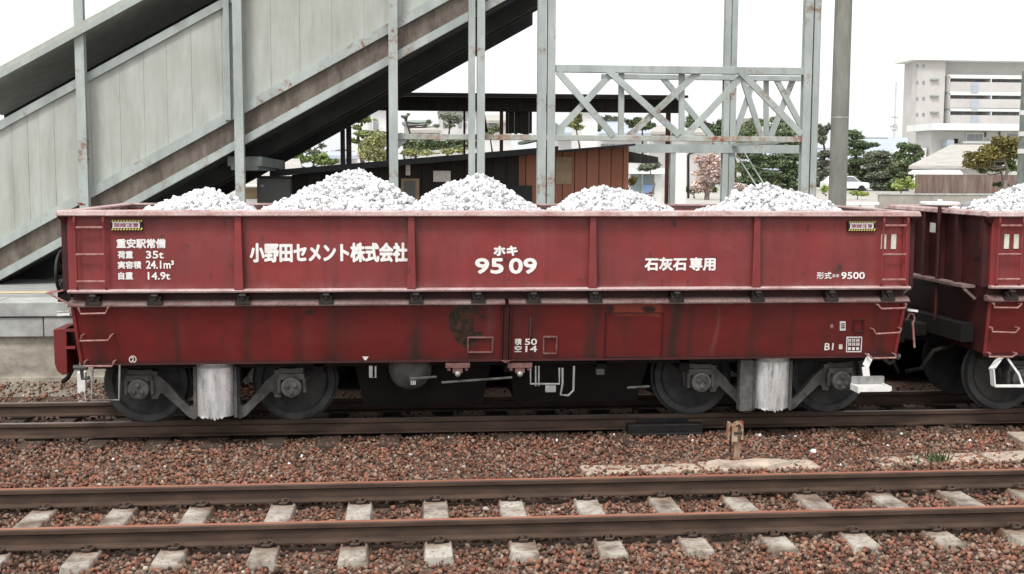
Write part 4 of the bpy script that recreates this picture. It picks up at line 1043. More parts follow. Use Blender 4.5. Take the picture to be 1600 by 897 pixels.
# posts
def post(px0, px1, Y, z1=7.2, row=300, depth=.14, mat='steel', name='post', z0=PZ):
    xa, xb = P(px0,row,Y).x, P(px1,row,Y).x
    mb = MB(); t = .022; m = (xa+xb)/2
    mb.box(xa,xb,Y-depth/2,Y-depth/2+t,z0,z1); mb.box(xa,xb,Y+depth/2-t,Y+depth/2,z0,z1); mb.box(m-.012,m+.012,Y-depth/2+t+.001,Y+depth/2-t-.001,z0,z1)
    return FBp(mb, name, M[mat])
post(126,140,FY-.14,row=310); post(369,383,FY-.14,row=300); post(608,622,FY-.15,row=240)
post(732,742,FY-.15,row=240); post(745,757,FY-.15,row=240)
post(839,852,FY,row=240); post(854,866,FY,row=240)
post(1250,1262,FY,row=260); post(1264,1273,FY+.02,row=260); 
mb = MB(); xa = P(1275.5,250,FY+.1).x; mb.box(xa-.012,xa+.012,FY+.1,FY+.13,PZ,7.2); FBp(mb, 'thin_conduit', M['steel'])
mb = MB(); xa, xb = P(352,175,FY-.06).x, P(361,175,FY-.06).x; mb.box(xa,xb,FY-.10,FY-.041,strip_b(xa)+o_railb+.05,strip_b(xa)+o_topt); FBp(mb, 'wall_mullion', M['steel'])
mb = MB(); xa, xb = P(120,200,FY-.06).x, P(132,200,FY-.06).x
# long chord beam and the front truss
def seg(p, q, Y, w, h, mat, name):
    a, b_ = P(*p,Y), P(*q,Y); mb = MB(); mb.bar(a, b_, w, h); return FBp(mb, name, M[mat])
ZT, ZBm = P(870,211,FY).z, P(870,219.5,FY).z
xa, xb = P(622,210,FY).x, P(1251,222,FY).x
mb = MB(); mb.box(xa,xb,FY-.058,FY+.062,ZBm,ZT); FBp(mb, 'tie_beam', M['chord'], bevel=.006)
mb = MB(); mb.prism_y([fpt(622,215),fpt(640,215),fpt(622,233)], FY-.03,FY+.03); FBp(mb, 'knee_bracket', M['chord'])
xa2 = P(868,150,FY).x; zt0 = P(870,113,FY).z
mb = MB(); mb.box(xa2,xb,FY-.058,FY+.062,zt0,zt0+.11); FBp(mb, 'top_chord', M['steel'], bevel=.006)
for iq, (p, q) in enumerate((((874,203),(958,112)),((872,112),(958,212)),((982,213),(1092,112)),((950,110),(1061,211)),((1070,214),(1166,112)),((1155,110),(1252,210)))):
    seg(p,q,FY+.01-.056*(iq%2),.05,.095,'steel','diagonal_brace')
for p, q in (((971,113),(970,213)),((1065,113),(1065,214)),):
    seg(p,q,FY+.063,.05,.085,'steel','vertical_brace')
mb = MB(); mb.prism_y([fpt(868,192),fpt(882,200),fpt(882,212),fpt(868,212)], FY-.02,FY+.02); FBp(mb, 'gusset_plate', M['steel'])
mb = MB(); mb.prism_y([fpt(1052,204),fpt(1080,204),fpt(1086,216),fpt(1047,216)], FY-.01,FY+.005); FBp(mb, 'gusset_plate', M['chord'])
# rear frame of the trestle
BY = 8.5
zt = P(1100,226,BY).z; zb_ = P(1100,239,BY).z
mb = MB(); mb.box(P(940,230,BY).x,P(1262,230,BY).x,BY-.08,BY+.08,zb_,zt); FBp(mb, 'rear_beam', M['steel'])
mb = MB(); mb.box(P(940,150,BY).x,P(1262,150,BY).x,BY-.08,BY+.08,P(1100,125,BY).z,P(1100,118,BY).z); FBp(mb, 'rear_beam', M['steel'])
post(1127,1136,BY,row=280,z0=PZ); post(1137,1146,BY+.03,row=280,z0=PZ)
post(1046,1054,BY,row=280,z0=PZ,z1=zb_)
for p, q in (((1036,122),(1122,226)),((1143,226),(1179,122)),((1160,122),(1193,224)),((1200,224),(1240,122)),((1212,122),(1256,205))):
    seg(p,q,BY-.03+.065*(p[0] in (1143,1200)),.06,.10,'steel','diagonal_brace')
seg((1197,122),(1197,226),BY+.10,.06,.09,'steel','vertical_brace')
mb = MB(); mb.prism_y([fpt(1186,214,BY),fpt(1208,214,BY),fpt(1210,228,BY),fpt(1184,228,BY)], BY-.05,BY-.035); FBp(mb, 'gusset_plate', M['greenbeam'])
# cross beam under the stairs behind the second post
a, b_ = P(383,254,FY), P(426,264,FY+2.6)
mb = MB(); mb.bar(P(382,252,FY+.05),P(422,258,FY+2.2),.5,.14,side=(1,0,0)); mb.bar(P(382,262,FY+.05),P(418,264,FY+2.2),.4,.07,side=(1,0,0)); FBp(mb, 'cross_beam', M['greenbeam'])
# cross ties between the front and rear frames
for pxx in (853,1258):
    x = P(pxx,215,FY).x; mb = MB(); mb.box(x-.05,x+.05,FY+.08,BY-.09,ZBm+.02,ZT-.01); FBp(mb, 'cross_tie', M['steel'])

# ------------------------------------------------------------------ dark timber platform shelter behind
SY = 9.2
sh = tag(empty('platform_shelter', (0,SY,PZ)), 'dark timber platform shelter with long eave beam behind the footbridge posts', 'shelter')
def SHp(mb, name, mat, **k):
    o = mb.build(name, mat, sh, **k); o.location = (0,-SY,-PZ); return o
zt, zb_ = P(700,152,SY).z, P(700,173.5,SY).z
mb = MB(); mb.box(P(480,165,SY).x,P(1062,165,SY).x,SY-.08,SY+.08,zb_,zt); SHp(mb, 'eave_beam', M['dark_wood'])
mb = MB(); xa, xb = P(470,140,SY).x, P(1066,140,SY).x
mb.hexa([(xa,SY-.5,zt+.002),(xb,SY-.5,zt+.002),(xb,SY+3.2,zt+.10),(xa,SY+3.2,zt+.10)], [(xa,SY-.5,zt+.05),(xb,SY-.5,zt+.05),(xb,SY+3.2,zt+.15),(xa,SY+3.2,zt+.15)]); SHp(mb, 'roof', M['dark_wood'])
for a, b_, r in ((532,539,220),(541,549,220),(603.5,609,220),(724,727,190),(781,786,190),(1040,1046,250)):
    mb = MB(); mb.box(P(a,r,SY).x,P(b_,r,SY).x,SY-.05,SY+.05,PZ-.02,zb_-.001); SHp(mb, 'timber_post', simple('post_wood_red',(.05,.018,.014,1),(.09,.035,.026,1),6,.8) if a in (781,1040) else M['dark_wood'])
mb = MB()
for i in range(9):
    xa, xb = P(791+i*4.6,185,SY).x, P(795.3+i*4.6,185,SY).x; mb.box(xa,xb,SY+.10+rnd.uniform(-.02,.02),SY+.14,P(810,209+rnd.uniform(-1,1),SY).z,zb_+.1)
SHp(mb, 'hanging_boards', M['dark_wood'])
mb = MB(); xa, xb = P(755,180,SY+.2).x, P(765,180,SY+.2).x
mb.prism_y([(xa-.01,P(757,206,SY).z),(xa+.09,P(757,206,SY).z),(xa+.02,zb_),(xa-.06,zb_)], SY+.1,SY+.16); SHp(mb, 'knee_brace', M['dark_wood'])

# ------------------------------------------------------------------ station hut
HY = 6.7
hut = tag(empty('station_hut', (0,HY,PZ)), 'low wooden station hut, dark boards on one part and reddish boards on the other', 'hut')
def HUp(mb, name, mat, **k):
    o = mb.build(name, mat, hut, **k); o.location = (0,-HY,-PZ); return o
def hx(px, row=270, Y=HY): return P(px,row,Y).x
# roof line measured at two points
(xa, za), (xb, zb2) = fpt(430,270,HY), fpt(984,223.5,HY)
rz = lambda x: za+(zb2-za)*(x-xa)/(xb-xa)
xl, xm, xr = hx(456), hx(811), hx(982)
def wall(x0_, x1_, mat):
    mb = MB(); mb.hexa([(x0_,HY,PZ),(x1_,HY,PZ),(x1_,HY+1.5,PZ),(x0_,HY+1.5,PZ)], [(x0_,HY,rz(x0_)-.06),(x1_,HY,rz(x1_)-.06),(x1_,HY+1.5,rz(x1_)-.06),(x0_,HY+1.5,rz(x0_)-.06)]); return HUp(mb, 'wall', M[mat])
wall(xl, xm-.002, 'boards_dark')['label'] = 'dark brown boarded wall'
wall(xm, xr, 'boards_red')['label'] = 'reddish brown boarded wall'
x0_, x1_ = hx(425), hx(986)
mb = MB(); xmid = hx(868)
for a, b_, t in ((x0_,xmid,.10),(xmid,x1_,.035)):
    mb.hexa([(a,HY-.35,rz(a)-.055),(b_,HY-.35,rz(b_)-.055),(b_,HY+1.6,rz(b_)-.055),(a,HY+1.6,rz(a)-.055)], [(a,HY-.35,rz(a)-.055+t),(b_,HY-.35,rz(b_)-.055+t),(b_,HY+1.6,rz(b_)-.055+t),(a,HY+1.6,rz(a)-.055+t)])
HUp(mb, 'roof', M['plate_black'])
def plank(px0, px1, r0, r1, mat, name, d=.02, Y=HY):
    a, b_ = P(px0,r1,Y), P(px1,r0,Y); mb = MB(); mb.box(a.x,b_.x,Y-d,Y-.002,a.z,b_.z); return HUp(mb, name, M[mat])
plank(634,641,252,274,'notice','paper_notice'); plank(677,704,267,284,'notice','notice_board'); plank(868,893,245,288,'tan_board','plywood_patch')
w_ = plank(627,655,279,330,'tan_board','window_frame'); 
a, b_ = P(631,330,HY-.02), P(649,283,HY-.02); mb = MB(); mb.box(a.x,b_.x,HY-.03,HY-.022,a.z,b_.z); o = mb.build('window_pane', M['cabinet'], w_)
plank(790,831,290,330,'plate_black','dark_opening',.03)
mb = MB(); xa = xr+.002; zt = rz(xr)-.12
q0, q1 = P(975,237,HY+.6), P(1019,246,HY+.6); r0, r1 = P(975,253,HY+.6), P(1019,255,HY+.6)
mb.prism_y([(xa,r0.z),(r1.x,r1.z),(q1.x,q1.z),(xa,q0.z)], HY+.1,HY+1.3); HUp(mb, 'side_eave', M['dark_wood'])

# grey cabinet beside the hut
a, b_ = P(402,330,6.3), P(453,279,6.3)
cab = tag(empty('equipment_cabinet', (a.x,6.3,PZ)), 'plain grey steel equipment cabinet beside the dark wooden hut', 'cabinet')
mb = MB().box(0,b_.x-a.x,0,.6,0,b_.z-PZ); mb.build('casing', M['cabinet'], cab, bevel=.01)
mb = MB().box(-.03,b_.x-a.x+.03,-.04,.64,b_.z-PZ+.001,b_.z-PZ+.04); mb.build('lid', M['plate_black'], cab)
mb = MB().box(.04,b_.x-a.x-.04,-.012,-.002,.06,b_.z-PZ-.05); dr = mb.build('door', M['cabinet'], cab)
mb = MB().box(.06,.12,-.03,-.013,b_.z-PZ-.14,b_.z-PZ-.10); mb.build('handle', M['steel_grey'], dr)

# round concrete pole
pb = P(1308,320,7.6); pt_ = P(1312.5,161,7.6)
pole = tag(empty('concrete_pole', (pb.x,7.6,PZ)), 'thick round grey concrete pole beside the footbridge truss', 'pole')
mb = MB().lathe_z([(.165,-.02),(.16,1.5),(.148,7.5)], 0, 0, 28); mb.build('shaft', M['pole'], pole, smooth=True)
zz_ = P(1310,186,7.6).z-PZ; mb = MB().lathe_z([(.157,zz_),(.161,zz_+.005),(.161,zz_+.03),(.157,zz_+.035)], 0, 0, 28); mb.build('band', M['steel_grey'], pole, smooth=True)

# ------------------------------------------------------------------ town behind
GZ = PZ-.02
def bld(name, label, cat, px, row, Y):
    q = P(px,row,Y); return tag(empty(name, (q.x,Y,GZ)), label, cat)
class Bd:
    """a building on the plane Y, its parts measured in the photograph's pixels"""
    def __init__(s, name, label, cat, px, Y, group=None): s.Y = Y; s.o = P(px,300,Y); s.root = tag(empty(name,(s.o.x,Y,GZ)), label, cat, group)
    def loc(s, mb, name, mat, par=None, **k):
        o = mb.build(name, M[mat], par or s.root, **k)
        if par is None: o.location = (-s.o.x,-s.Y,-GZ)
        else: o.location = (0,0,0)
        return o
    def box(s, a, b_, r0, r1, y0, y1, mat, name, par=None, base=False):
        p, q = P(a,r1,s.Y), P(b_,r0,s.Y); mb = MB(); mb.box(p.x,q.x,s.Y+y0,s.Y+y1,GZ if base else p.z,q.z); return s.loc(mb, name, mat, par)
    def poly(s, pts, y0, y1, mat, name, par=None):
        mb = MB(); mb.prism_y([fpt(a,b_,s.Y) for a,b_ in pts], s.Y+y0, s.Y+y1); return s.loc(mb, name, mat, par)
    def roof(s, e0, e1, r0, r1, rows, y0, y1, mat, name='roof', thick=.15):   # eave e0..e1 in front, ridge r0..r1 behind; rows (eave, ridge)
        A, B_ = P(e0,rows[0],s.Y+y0), P(e1,rows[0],s.Y+y0); C_, D_ = P(r1,rows[1],s.Y+y1), P(r0,rows[1],s.Y+y1)
        mb = MB(); v = [A,B_,C_,D_]; t = Vector((0,0,-thick)); dx = (y1-y0)
        bk = [Vector((D_.x,D_.y+dx,A.z)), Vector((C_.x,C_.y+dx,B_.z))]
        mb.add([A,B_,C_,D_,bk[0],bk[1],A+t,B_+t,bk[1]+t,bk[0]+t], [(0,1,2,3),(3,2,5,4),(0,3,4),(1,5,2),(6,9,8,7),(0,6,7,1),(1,7,8,5),(5,8,9,4),(4,9,6,0)])
        return s.loc(mb, name, mat)
# apartment block
b = Bd('apartment_block', 'pale pinkish apartment block with stacked balconies, farthest behind the pines', 'building', 1520, 190)
top = 96
b.box(1428,1660,top,300,1.2,6,'bld_pink','wall',base=True); b.box(1423,1474,top-4,300,-1.0,1.19,'bld_pink','stair_tower',base=True)
for i, r in enumerate((122,148,173,198,224)):
    if i < 4:
        b.box(1477,1662,r-2,r+1.2,-1.6,1.19,'slab_edge','balcony_slab'); b.box(1477,1662,r+9,r+22,-1.6,-1.4,'bld_pink','balcony_front')
        b.box(1449,1462,r+2,r+4,-1.5,-1.02,'roof_green','ledge')
    for a_ in (1484,1498,1513,1530,1546,1558,1572,1590):
        w_ = b.box(a_,a_+9,r+1.8,r+9,1.1,1.19,'win_pale','window')
    for a_ in (1427,1437): b.box(a_,a_+4,r+4-25,r+9-25,-1.08,-1.01,'win','window')
    b.box(1476,1478.5,r-2,r+22,-1.6,1.19,'bld_grey','party_wall'); b.box(1541,1543,r-2,r+22,-1.59,1.19,'slab_edge','party_wall')
    b.box(1510,1522,r+8,r+24,-1.72,-1.61,'roof_blue','balcony_screen')
b.box(1420,1664,top-6,top-1,-2,6.5,'slab_edge','roof')
# flat-roofed house
b = Bd('flat_roofed_house', 'white two storey house with thick white flat roof below the apartment block', 'house', 1520, 110)
b.box(1452,1640,206,300,0,4,'bld_grey','wall',base=True); b.box(1428,1451,231,300,.5,3,'bld_white','side_wing',base=True)
mb = MB(); A = [P(1430,203,108.5),P(1560,196.5,106),P(1660,201,108)]; 
b.box(1444,1650,195.5,204,-2.0,4.5,'slab_edge','roof')
w_ = b.box(1508,1537,207.5,221,-.12,-.005,'frame','window_frame')
for a_, b2 in ((1510,1522),(1523,1535)): b.box(a_,b2,209.5,219.5,-.16,-.125,'win','window')
b.box(1498,1550,221.5,224,-1.0,-.005,'slab_edge','ledge'); b.box(1470,1481,219,232,-1.5,-.005,'roof_blue','water_tank'); b.box(1574,1590,210,214,-.1,-.005,'win','window')
for a_ in (1490,1493): b.box(a_,a_+2,217,224,-.3,-.005,'dark_wood','vent_pipe')
b.box(1538,1540,206,214,-.2,-.005,'woodwall','downpipe'); b.box(1560,1562,206,214,-.2,-.005,'woodwall','downpipe')
# old tiled house
b = Bd('tiled_house', 'old single storey house with beige tiled hip roof and white awning', 'house', 1480, 80)
b.box(1442,1580,259,310,0,1.5,'bld_white','wall',base=True)
b.roof(1420,1585,1486,1580,(259,226),-1.2,4.2,'roof_tile',thick=.25)
b.box(1444,1496,259.5,262.5,-1.1,-.01,'ridge','eave_shadow_board'); 
mb = MB(); A,B_,C_,D_ = P(1419,270,77.2),P(1505,271,77.2),P(1496,262,79.9),P(1430,263,79.9); t = Vector((0,0,-.12))
mb.hexa([A+t,B_+t,C_+t,D_+t],[A,B_,C_,D_]); b.loc(mb,'awning','awning')
# weathered board wall and low wall
w_ = Bd('board_wall', 'weathered brown grey board wall below the white awning', 'wall', 1500, 70)
w_.box(1431,1640,273.5,310,0,.25,'woodwall','boards',base=True); w_.box(1431,1640,306,312,-.06,-.005,'lowwall','foot_beam',base=True)
w_ = Bd('low_wall', 'low stained beige concrete wall in front of the board wall', 'wall', 1450, 40)
w_.box(1373,1660,304.5,340,0,.2,'lowwall','wall',base=True); w_.box(1372,1661,303,304.4,-.04,.24,'conc_coping','cap')
# blue-roofed house with white gable
b = Bd('blue_roofed_house', 'house with long blue grey tiled roof behind the pines and the antenna', 'house', 1380, 140)
b.box(1330,1421,243,300,0,9,'bld_white','wall',base=True); b.roof(1328,1424,1332,1418,(245,215),-1.5,5,'roof_blue',thick=.3)
b.box(1330,1409,213.5,216.5,4.6,5.4,'ridge','ridge'); 
b.poly([(1386,238),(1414,238),(1400,231)],-2.4,-1.6,'bld_white','gable')
# antenna
b = Bd('antenna_mast', 'thin antenna mast above the blue roof', 'antenna', 1397, 146)
mb = MB(); q = P(1397,215,146); zt = P(1397,128,146).z; mb.tube([(q.x,146,GZ),(q.x,146,zt)], .12, 6)
for r, w_ in ((183,1.1),(198,.5)): z = P(1397,r,146).z; mb.tube([(q.x-w_*.4,146,z),(q.x+w_*.4,146,z)], .12, 6)
for dx, r in ((-4,198),(-1,203),(2,199),(0,195),(3,203)): z = P(1397,r,146).z; mb.tube([(q.x+dx*.09-.2,146,z),(q.x+dx*.09+.2,146,z+.25)], .17, 6)
b.loc(mb,'mast','bld_grey')
# small houses in the gaps of the footbridge
b = Bd('white_block_house', 'white house with one grey window seen left of the pale post', 'house', 585, 120)
b.box(545,612,166,300,0,8,'bld_white','wall',base=True); b.box(583,590.5,187,202,-.15,-.01,'win','window'); b.box(575,579,187,204,-.15,-.01,'bld_grey','window_shutter'); b.box(540,616,163,166,-.8,8.5,'bld_grey','roof')
b = Bd('green_roofed_house', 'pale house with greenish roof seen between the footbridge posts', 'house', 648, 130)
b.box(632,670,191,300,0,8,'bld_white','wall',base=True); b.roof(628,672,634,666,(191,187.5),-1,4,'roof_green',thick=.3); b.box(643,662,192.5,195.5,-.1,-.01,'tan_board','window')
b = Bd('grey_flat_block', 'grey multi storey block behind the bare dark tree', 'building', 712, 170)
b.box(688,748,174,300,0,10,'bld_grey','wall',base=True); b.box(686,750,171,174,-.6,10.5,'roof_green','roof')
for r in (180,192): 
    for a_ in (692,700,716,724): b.box(a_,a_+5,r,r+7,-.15,-.01,'win','window')
b = Bd('low_hip_house', 'pale low house seen under the shelter beam beside the dark hanging boards', 'house', 770, 120)
b.box(752,800,188,300,0,8,'bld_white','wall',base=True); b.roof(749,803,757,796,(188,179),-1,4,'roof_tile',thick=.3); b.box(764,774,191,199,-.1,-.01,'win','window')
b = Bd('white_gable_house', 'tall white wall of a house seen through the truss above the hut', 'house', 918, 100)
b.box(908,934,172,300,0,7,'bld_white','wall',base=True); b.box(906,936,169,172,-.5,7.5,'bld_grey','roof')
b = Bd('temple_roof_house', 'house with wide grey tiled roof and ornate ridge seen through the truss', 'house', 975, 130)
b.box(942,1012,207,300,0,9,'bld_white','wall',base=True); b.roof(936,1018,950,1004,(208,190),-1.5,5,'roof_blue',thick=.3); b.box(949,1005,187,190.5,4.6,5.4,'ridge','ridge')
b = Bd('pale_roof_house', 'house with pale tiled roof seen low behind the truss chord', 'house', 1095, 110)
b.box(1075,1130,206,300,0,8,'bld_grey','wall',base=True); b.roof(1071,1134,1080,1124,(207,193),-1.2,4,'roof_tile',thick=.3)
b = Bd('far_pink_block', 'pale far apartment block seen through the truss above the pine', 'building', 1175, 230)
b.box(1162,1190,185,300,0,12,'bld_pink','wall',base=True)
for r in (190,199): b.box(1164,1188,r,r+2,-.3,-.01,'bld_grey','balcony')
b.box(1160,1192,183,185,-.6,12.5,'slab_edge','roof')
for i, (nm, lb, a_, b2, re_, rr_, Yh, wm, rm) in enumerate((
    ('grey_roof_house','pale house with grey roof line behind the thin pine under the stair slope',505,560,243,236,95,'bld_white','roof_blue'),
    ('brown_roof_house','house with beige roof and grey wall behind the crooked leafless tree',640,690,203,196,110,'bld_grey','roof_tile'),
    ('blue_roof_cottage','cottage with blue grey roof low behind the yellowish pine at the truss',868,912,207,197,115,'bld_grey','roof_blue'),
    ('white_wall_cottage','cottage with pale roof partly hidden by the crossed truss diagonals',1018,1062,206,196,120,'bld_grey','roof_tile'),
    ('pine_garden_house','house with grey roof and white wall glimpsed behind the two large pines',1160,1262,262,236,125,'bld_white','roof_blue'),
    ('gap_house','small grey roofed house between the truss post and the round pole',1268,1330,252,232,120,'bld_grey','roof_blue'))):
    b = Bd(nm, lb, 'house', (a_+b2)/2, Yh)
    b.box(a_+3,b2-3,re_,300,0,3,wm,'wall',base=True); b.roof(a_,b2,a_+8,b2-8,(re_,rr_),-1.0,3,rm,thick=.3)
    for q in range(2): x_ = a_+(b2-a_)*(.3+.35*q); b.box(x_,x_+6,re_+4,re_+11,-.1,-.01,'win','window')
    b.box(a_+8,b2-8,rr_-1.2,rr_+.8,2.8,3.3,'ridge','ridge')
mb = MB(); mb.tube([P(1154,246,BY),P(1186,297,BY-2)], .012, 5); FBp(mb, 'stay_wire', M['steel']); mb = MB(); mb.tube([P(1163,238,BY),P(1197,293,BY-2)], .012, 5); FBp(mb, 'stay_wire', M['steel'])
b = Bd('garden_shed', 'small shed with grey green doors and white roof beside the hut', 'shed', 1008, 45)
b.box(983,1034,272,330,0,4,'bld_white','wall',base=True); b.box(980,1037,263,271.5,-.5,4.4,'awning','roof')
for a_, b2 in ((985,1002.5),(1004.5,1022)): b.box(a_,b2,273,303,-.06,-.01,'shade','door')
b = tag(Bd('blue_sheet', 'blue sheet hung on the grey green shed door', 'sheet', 1012, 44.8).root)
mb = MB(); a, q = P(1005,302,44.8), P(1021,289,44.8); mb.box(a.x-b.location.x,q.x-b.location.x,0,.03,a.z-GZ,q.z-GZ); mb.build('sheet', M['blue'], b)
b = Bd('white_pillar', 'plain white square pillar between the footbridge posts near the cherry tree', 'pillar', 1064, 40)
b.box(1054,1073,228,320,0,.7,'bld_white','shaft',base=True)
mb = MB(); mb.tube([P(1075.5,310,40.2),P(1075.5,243,40.2),P(1079,239,40.2),P(1091,236,40.2)], .06, 6); b.loc(mb,'downpipe','plate_black')
b = Bd('left_tiled_house', 'cream house with white tiled roof between the stair post and cabinet', 'house', 420, 30)
b.box(372,470,287,320,0,5,'tan_board','wall',base=True); b.loc(MB(),'x','bld_white') if False else None
b.roof(366,476,380,468,(289,248),-.9,3,'roof_tile',thick=.1); b.box(372,470,287.5,291,-.95,-.6,'bld_white','eave'); b.box(385,402,311,318,-.1,-.01,'bld_white','sill')
# striped marker, pole on the right edge
b = tag(empty('striped_marker', (P(1016,312,30).x,30,GZ)), 'thin red and white striped marker post beside the shed', 'marker post')
z0 = P(1016,318,30).z
mb = MB(); mb.tube([(0,0,0),(0,0,P(1016,299,30).z-GZ)], .03, 8); mb.build('rod', M['white'], b)
mb = MB()
for r in (301,306.5,312.5): z = P(1016,r,30).z-GZ; mb.tube([(0,0,z-.05),(0,0,z+.04)], .05, 8)
mb.build('dark_band', simple('dark_red_band',(.12,.03,.02,1),(.16,.04,.03,1),9,.7), b)
b = tag(empty('dark_pole', (P(1594,300,30).x,30,GZ)), 'dark grey pole standing beside the bronze leaved tree', 'pole')
mb = MB(); mb.tube([(0,0,-.2),(0,0,5.6)], .14, 12); mb.build('shaft', M['greenbeam'], b, smooth=True)
mb = MB()
for r in (180,213,240): z = P(1592,r,30).z-GZ; mb.tube([(0,0,z),(0,0,z+.18)], .17, 12)
mb.build('band', M['bld_grey'], b, smooth=True)
# white car and van behind the pole
def car(px0, px1, Y, label, mat):
    a, q = P(px0,300,Y), P(px1,300,Y); L = 4.0; b = tag(empty('parked_car', ((a.x+q.x)/2,Y,GZ)), label, 'car')
    mb = MB(); mb.prism_y([(-2,.32),(2,.32),(2.0,.75),(1.9,.85),(1.15,.92),(.55,1.42),(-1.25,1.44),(-1.75,.98),(-2.0,.9)][::1], -.8,.8); mb.build('body', M[mat], b, bevel=.08)
    mb = MB(); mb.prism_y([(1.0,.95),(.5,1.36),(-.3,1.38),(-.3,.95)], -.815,-.803); mb.prism_y([(-.38,.95),(-.38,1.38),(-1.2,1.38),(-1.55,.98)], -.815,-.803); mb.build('window', M['win'], b)
    for x in (-1.25,1.25):
        mb = MB(); mb.lathe_y([(.2,-.83),(.31,-.82),(.31,-.62)], x, .31, 20); mb.build('wheel', M['tyre'], b, smooth=True)
    return b
car(1298,1341,88,'white parked car partly hidden by the round concrete pole','car_white')
b = tag(empty('low_white_rail', (P(1345,322,30).x,30,GZ)), 'low white horizontal barrier beside the round concrete pole', 'barrier')
mb = MB(); a, q = P(1317,318,30), P(1373,322,30); x0_ = b.location.x
mb.box(a.x-x0_,q.x-x0_,-.04,.04,P(1345,320,30).z-GZ,P(1345,315.5,30).z-GZ); mb.build('board', M['white'], b)
mb = MB()
for px in (1320,1345,1370): x = P(px,320,30).x-x0_; mb.box(x-.04,x+.04,.041,.1,0,P(1345,316,30).z-GZ)
mb.build('upright', M['bld_grey'], b)

# ------------------------------------------------------------------ trees
def leaves(cen, radii, n, size, rng, flat=.55):
    p = rng.normal(size=(n,3)); p /= np.linalg.norm(p,axis=1,keepdims=True); p *= (rng.random((n,1))**.5)*(1+.22*rng.normal(size=(n,1))*(rng.random((n,1)) < .35))
    p = p*np.array(radii)+np.array(cen)
    a = rng.normal(size=(n,3)); a[:,2] *= flat; a /= np.linalg.norm(a,axis=1,keepdims=True)
    b = rng.normal(size=(n,3)); b -= a*(a*b).sum(1,keepdims=True); b /= np.linalg.norm(b,axis=1,keepdims=True)
    s_ = size*rng.uniform(.5,1.25,(n,1))
    a = a*s_; b = b*s_*.55
    V = np.stack([p-a, p+b*.9, p+a, p-b*.9],1).reshape(-1,3)
    return V
def tree(name, label, px, Y, pads, mat, bark='bark', size=.16, dens=1.0, tw=.16, base_row=None, group=None, seed=1, thick=.7, lean=0):
    """pads: (px, row, half width px, half height px); the crown's depth equals its width"""
    rng = np.random.default_rng(seed); sc_ = (Y+CD)/F; q = P(px,300,Y)
    root = tag(empty(name, (q.x,Y,GZ)), label, 'tree' if 'shrub' not in name and 'hedge' not in name else 'shrub', group)
    Vs = []; mb = MB(); topz = max(P(p[0],p[1],Y).z for p in pads)-GZ
    tr = [(0,0,-.3)]; nseg = 5; tx = P(pads[0][0],pads[0][1],Y).x-q.x
    for i in range(1,nseg+1):
        t = i/nseg; tr.append((tx*t+rng.normal()*.12*(1 if i < nseg else 0), rng.normal()*.12, topz*t*.97))
    mb.tube(tr, [tw*(1-.75*i/nseg) for i in range(nseg+1)], 8)
    if 'pine' in mat and Y > 85:
        rg = random.Random(seed); pads = [(a,r,w*1.15,h*1.1) for a,r,w,h in pads]+[(a+rg.uniform(-1,1)*w*1.2, r+rg.uniform(-7,7), w*rg.uniform(.35,.7), h*rg.uniform(.6,1.0)) for a,r,w,h in pads for _ in range(3)]
    for (a, r, w, h) in pads:
        cpt = P(a,r,Y); yo = rng.uniform(-.35,.35)*w*sc_
        cx_, cz_ = cpt.x-q.x, cpt.z-GZ; rx, rz_ = w*sc_, max(h*sc_,.12)
        n = int(dens*max(60, 26*(rx*rx*thick+rx*rz_)/(size*size)))
        n = min(n, 4200)
        Vs.append(leaves((cx_,yo,cz_),(rx,rx*thick,rz_),n,size,rng))
        # limb from the trunk
        zt = max(.2,min(topz*.92, cz_-rx*.35)); tt = zt/topz
        st = (tx*tt, 0, zt)
        mb.tube([st, ((st[0]+cx_)/2+rng.normal()*.08, yo*.5, (zt+cz_)/2-.05+rng.normal()*.06), (cx_,yo,cz_-rz_*.3)], [tw*.42,tw*.3,tw*.14], 6)
        for _ in range(3):
            an = rng.uniform(0,6.28); mb.tube([(cx_,yo,cz_-rz_*.35),(cx_+rx*.7*math.cos(an),yo+rx*thick*.7*math.sin(an),cz_+rz_*.1)], [tw*.16,tw*.06], 5)
    V = np.concatenate(Vs); Fa = np.arange(len(V)).reshape(-1,4)
    raw('crown', V, Fa, M[mat], root); mb.build('trunk', M[bark], root, smooth=True)
    return root
def cloudpads(px0, px1, r0, r1, n, w, h, seed, shape=None):
    rg = random.Random(seed); out = []
    for i in range(n):
        t = (i+.5)/n; r = r0+(r1-r0)*t+rg.uniform(-3,3)
        hw = (px1-px0)/2*(.35+.65*t if shape == 'cone' else 1); cpx = (px0+px1)/2+rg.uniform(-1,1)*max(0,hw-w*.6)
        out.append((cpx, r, w*rg.uniform(.7,1.2), h*rg.uniform(.7,1.25)))
    return out
# left part
tree('pine_tree','garden pine with two flat bright green pads beside the dark double posts',567,60,[(565,187,15,4.5),(571,209,16,4.5),(557,199,7,3),(552,220,7,3)],'pine_light',size=.17,tw=.22,seed=3)
tree('leafy_shrub','pale yellowish green bushy tree left of the pale post',592,48,cloudpads(562,605,214,250,10,15,11,5),'bush',size=.10,dens=.5,tw=.1,seed=4)
tree('pine_tree','low spreading pine with bright pads above the cabinet and hut roof',470,36,[(466,237,11,5),(462,249,25,6),(498,246,16,5),(508,253,18,4),(450,254,12,5)],'pine_light',size=.10,tw=.10,seed=6)
tree('pine_tree','thin dark pine with sparse pads under the stair slope',488,50,[(492,238,10,4),(478,234,8,3),(503,228,6,2.5)],'pine_dull',size=.13,tw=.12,seed=7)
tree('bare_tree','bare dark tree with sparse twigs in front of the grey block',704,75,[(704,184,20,9),(692,182,8,4),(716,188,9,5),(703,196,11,4)],'pine_dull',size=.14,dens=.22,tw=.16,seed=8)
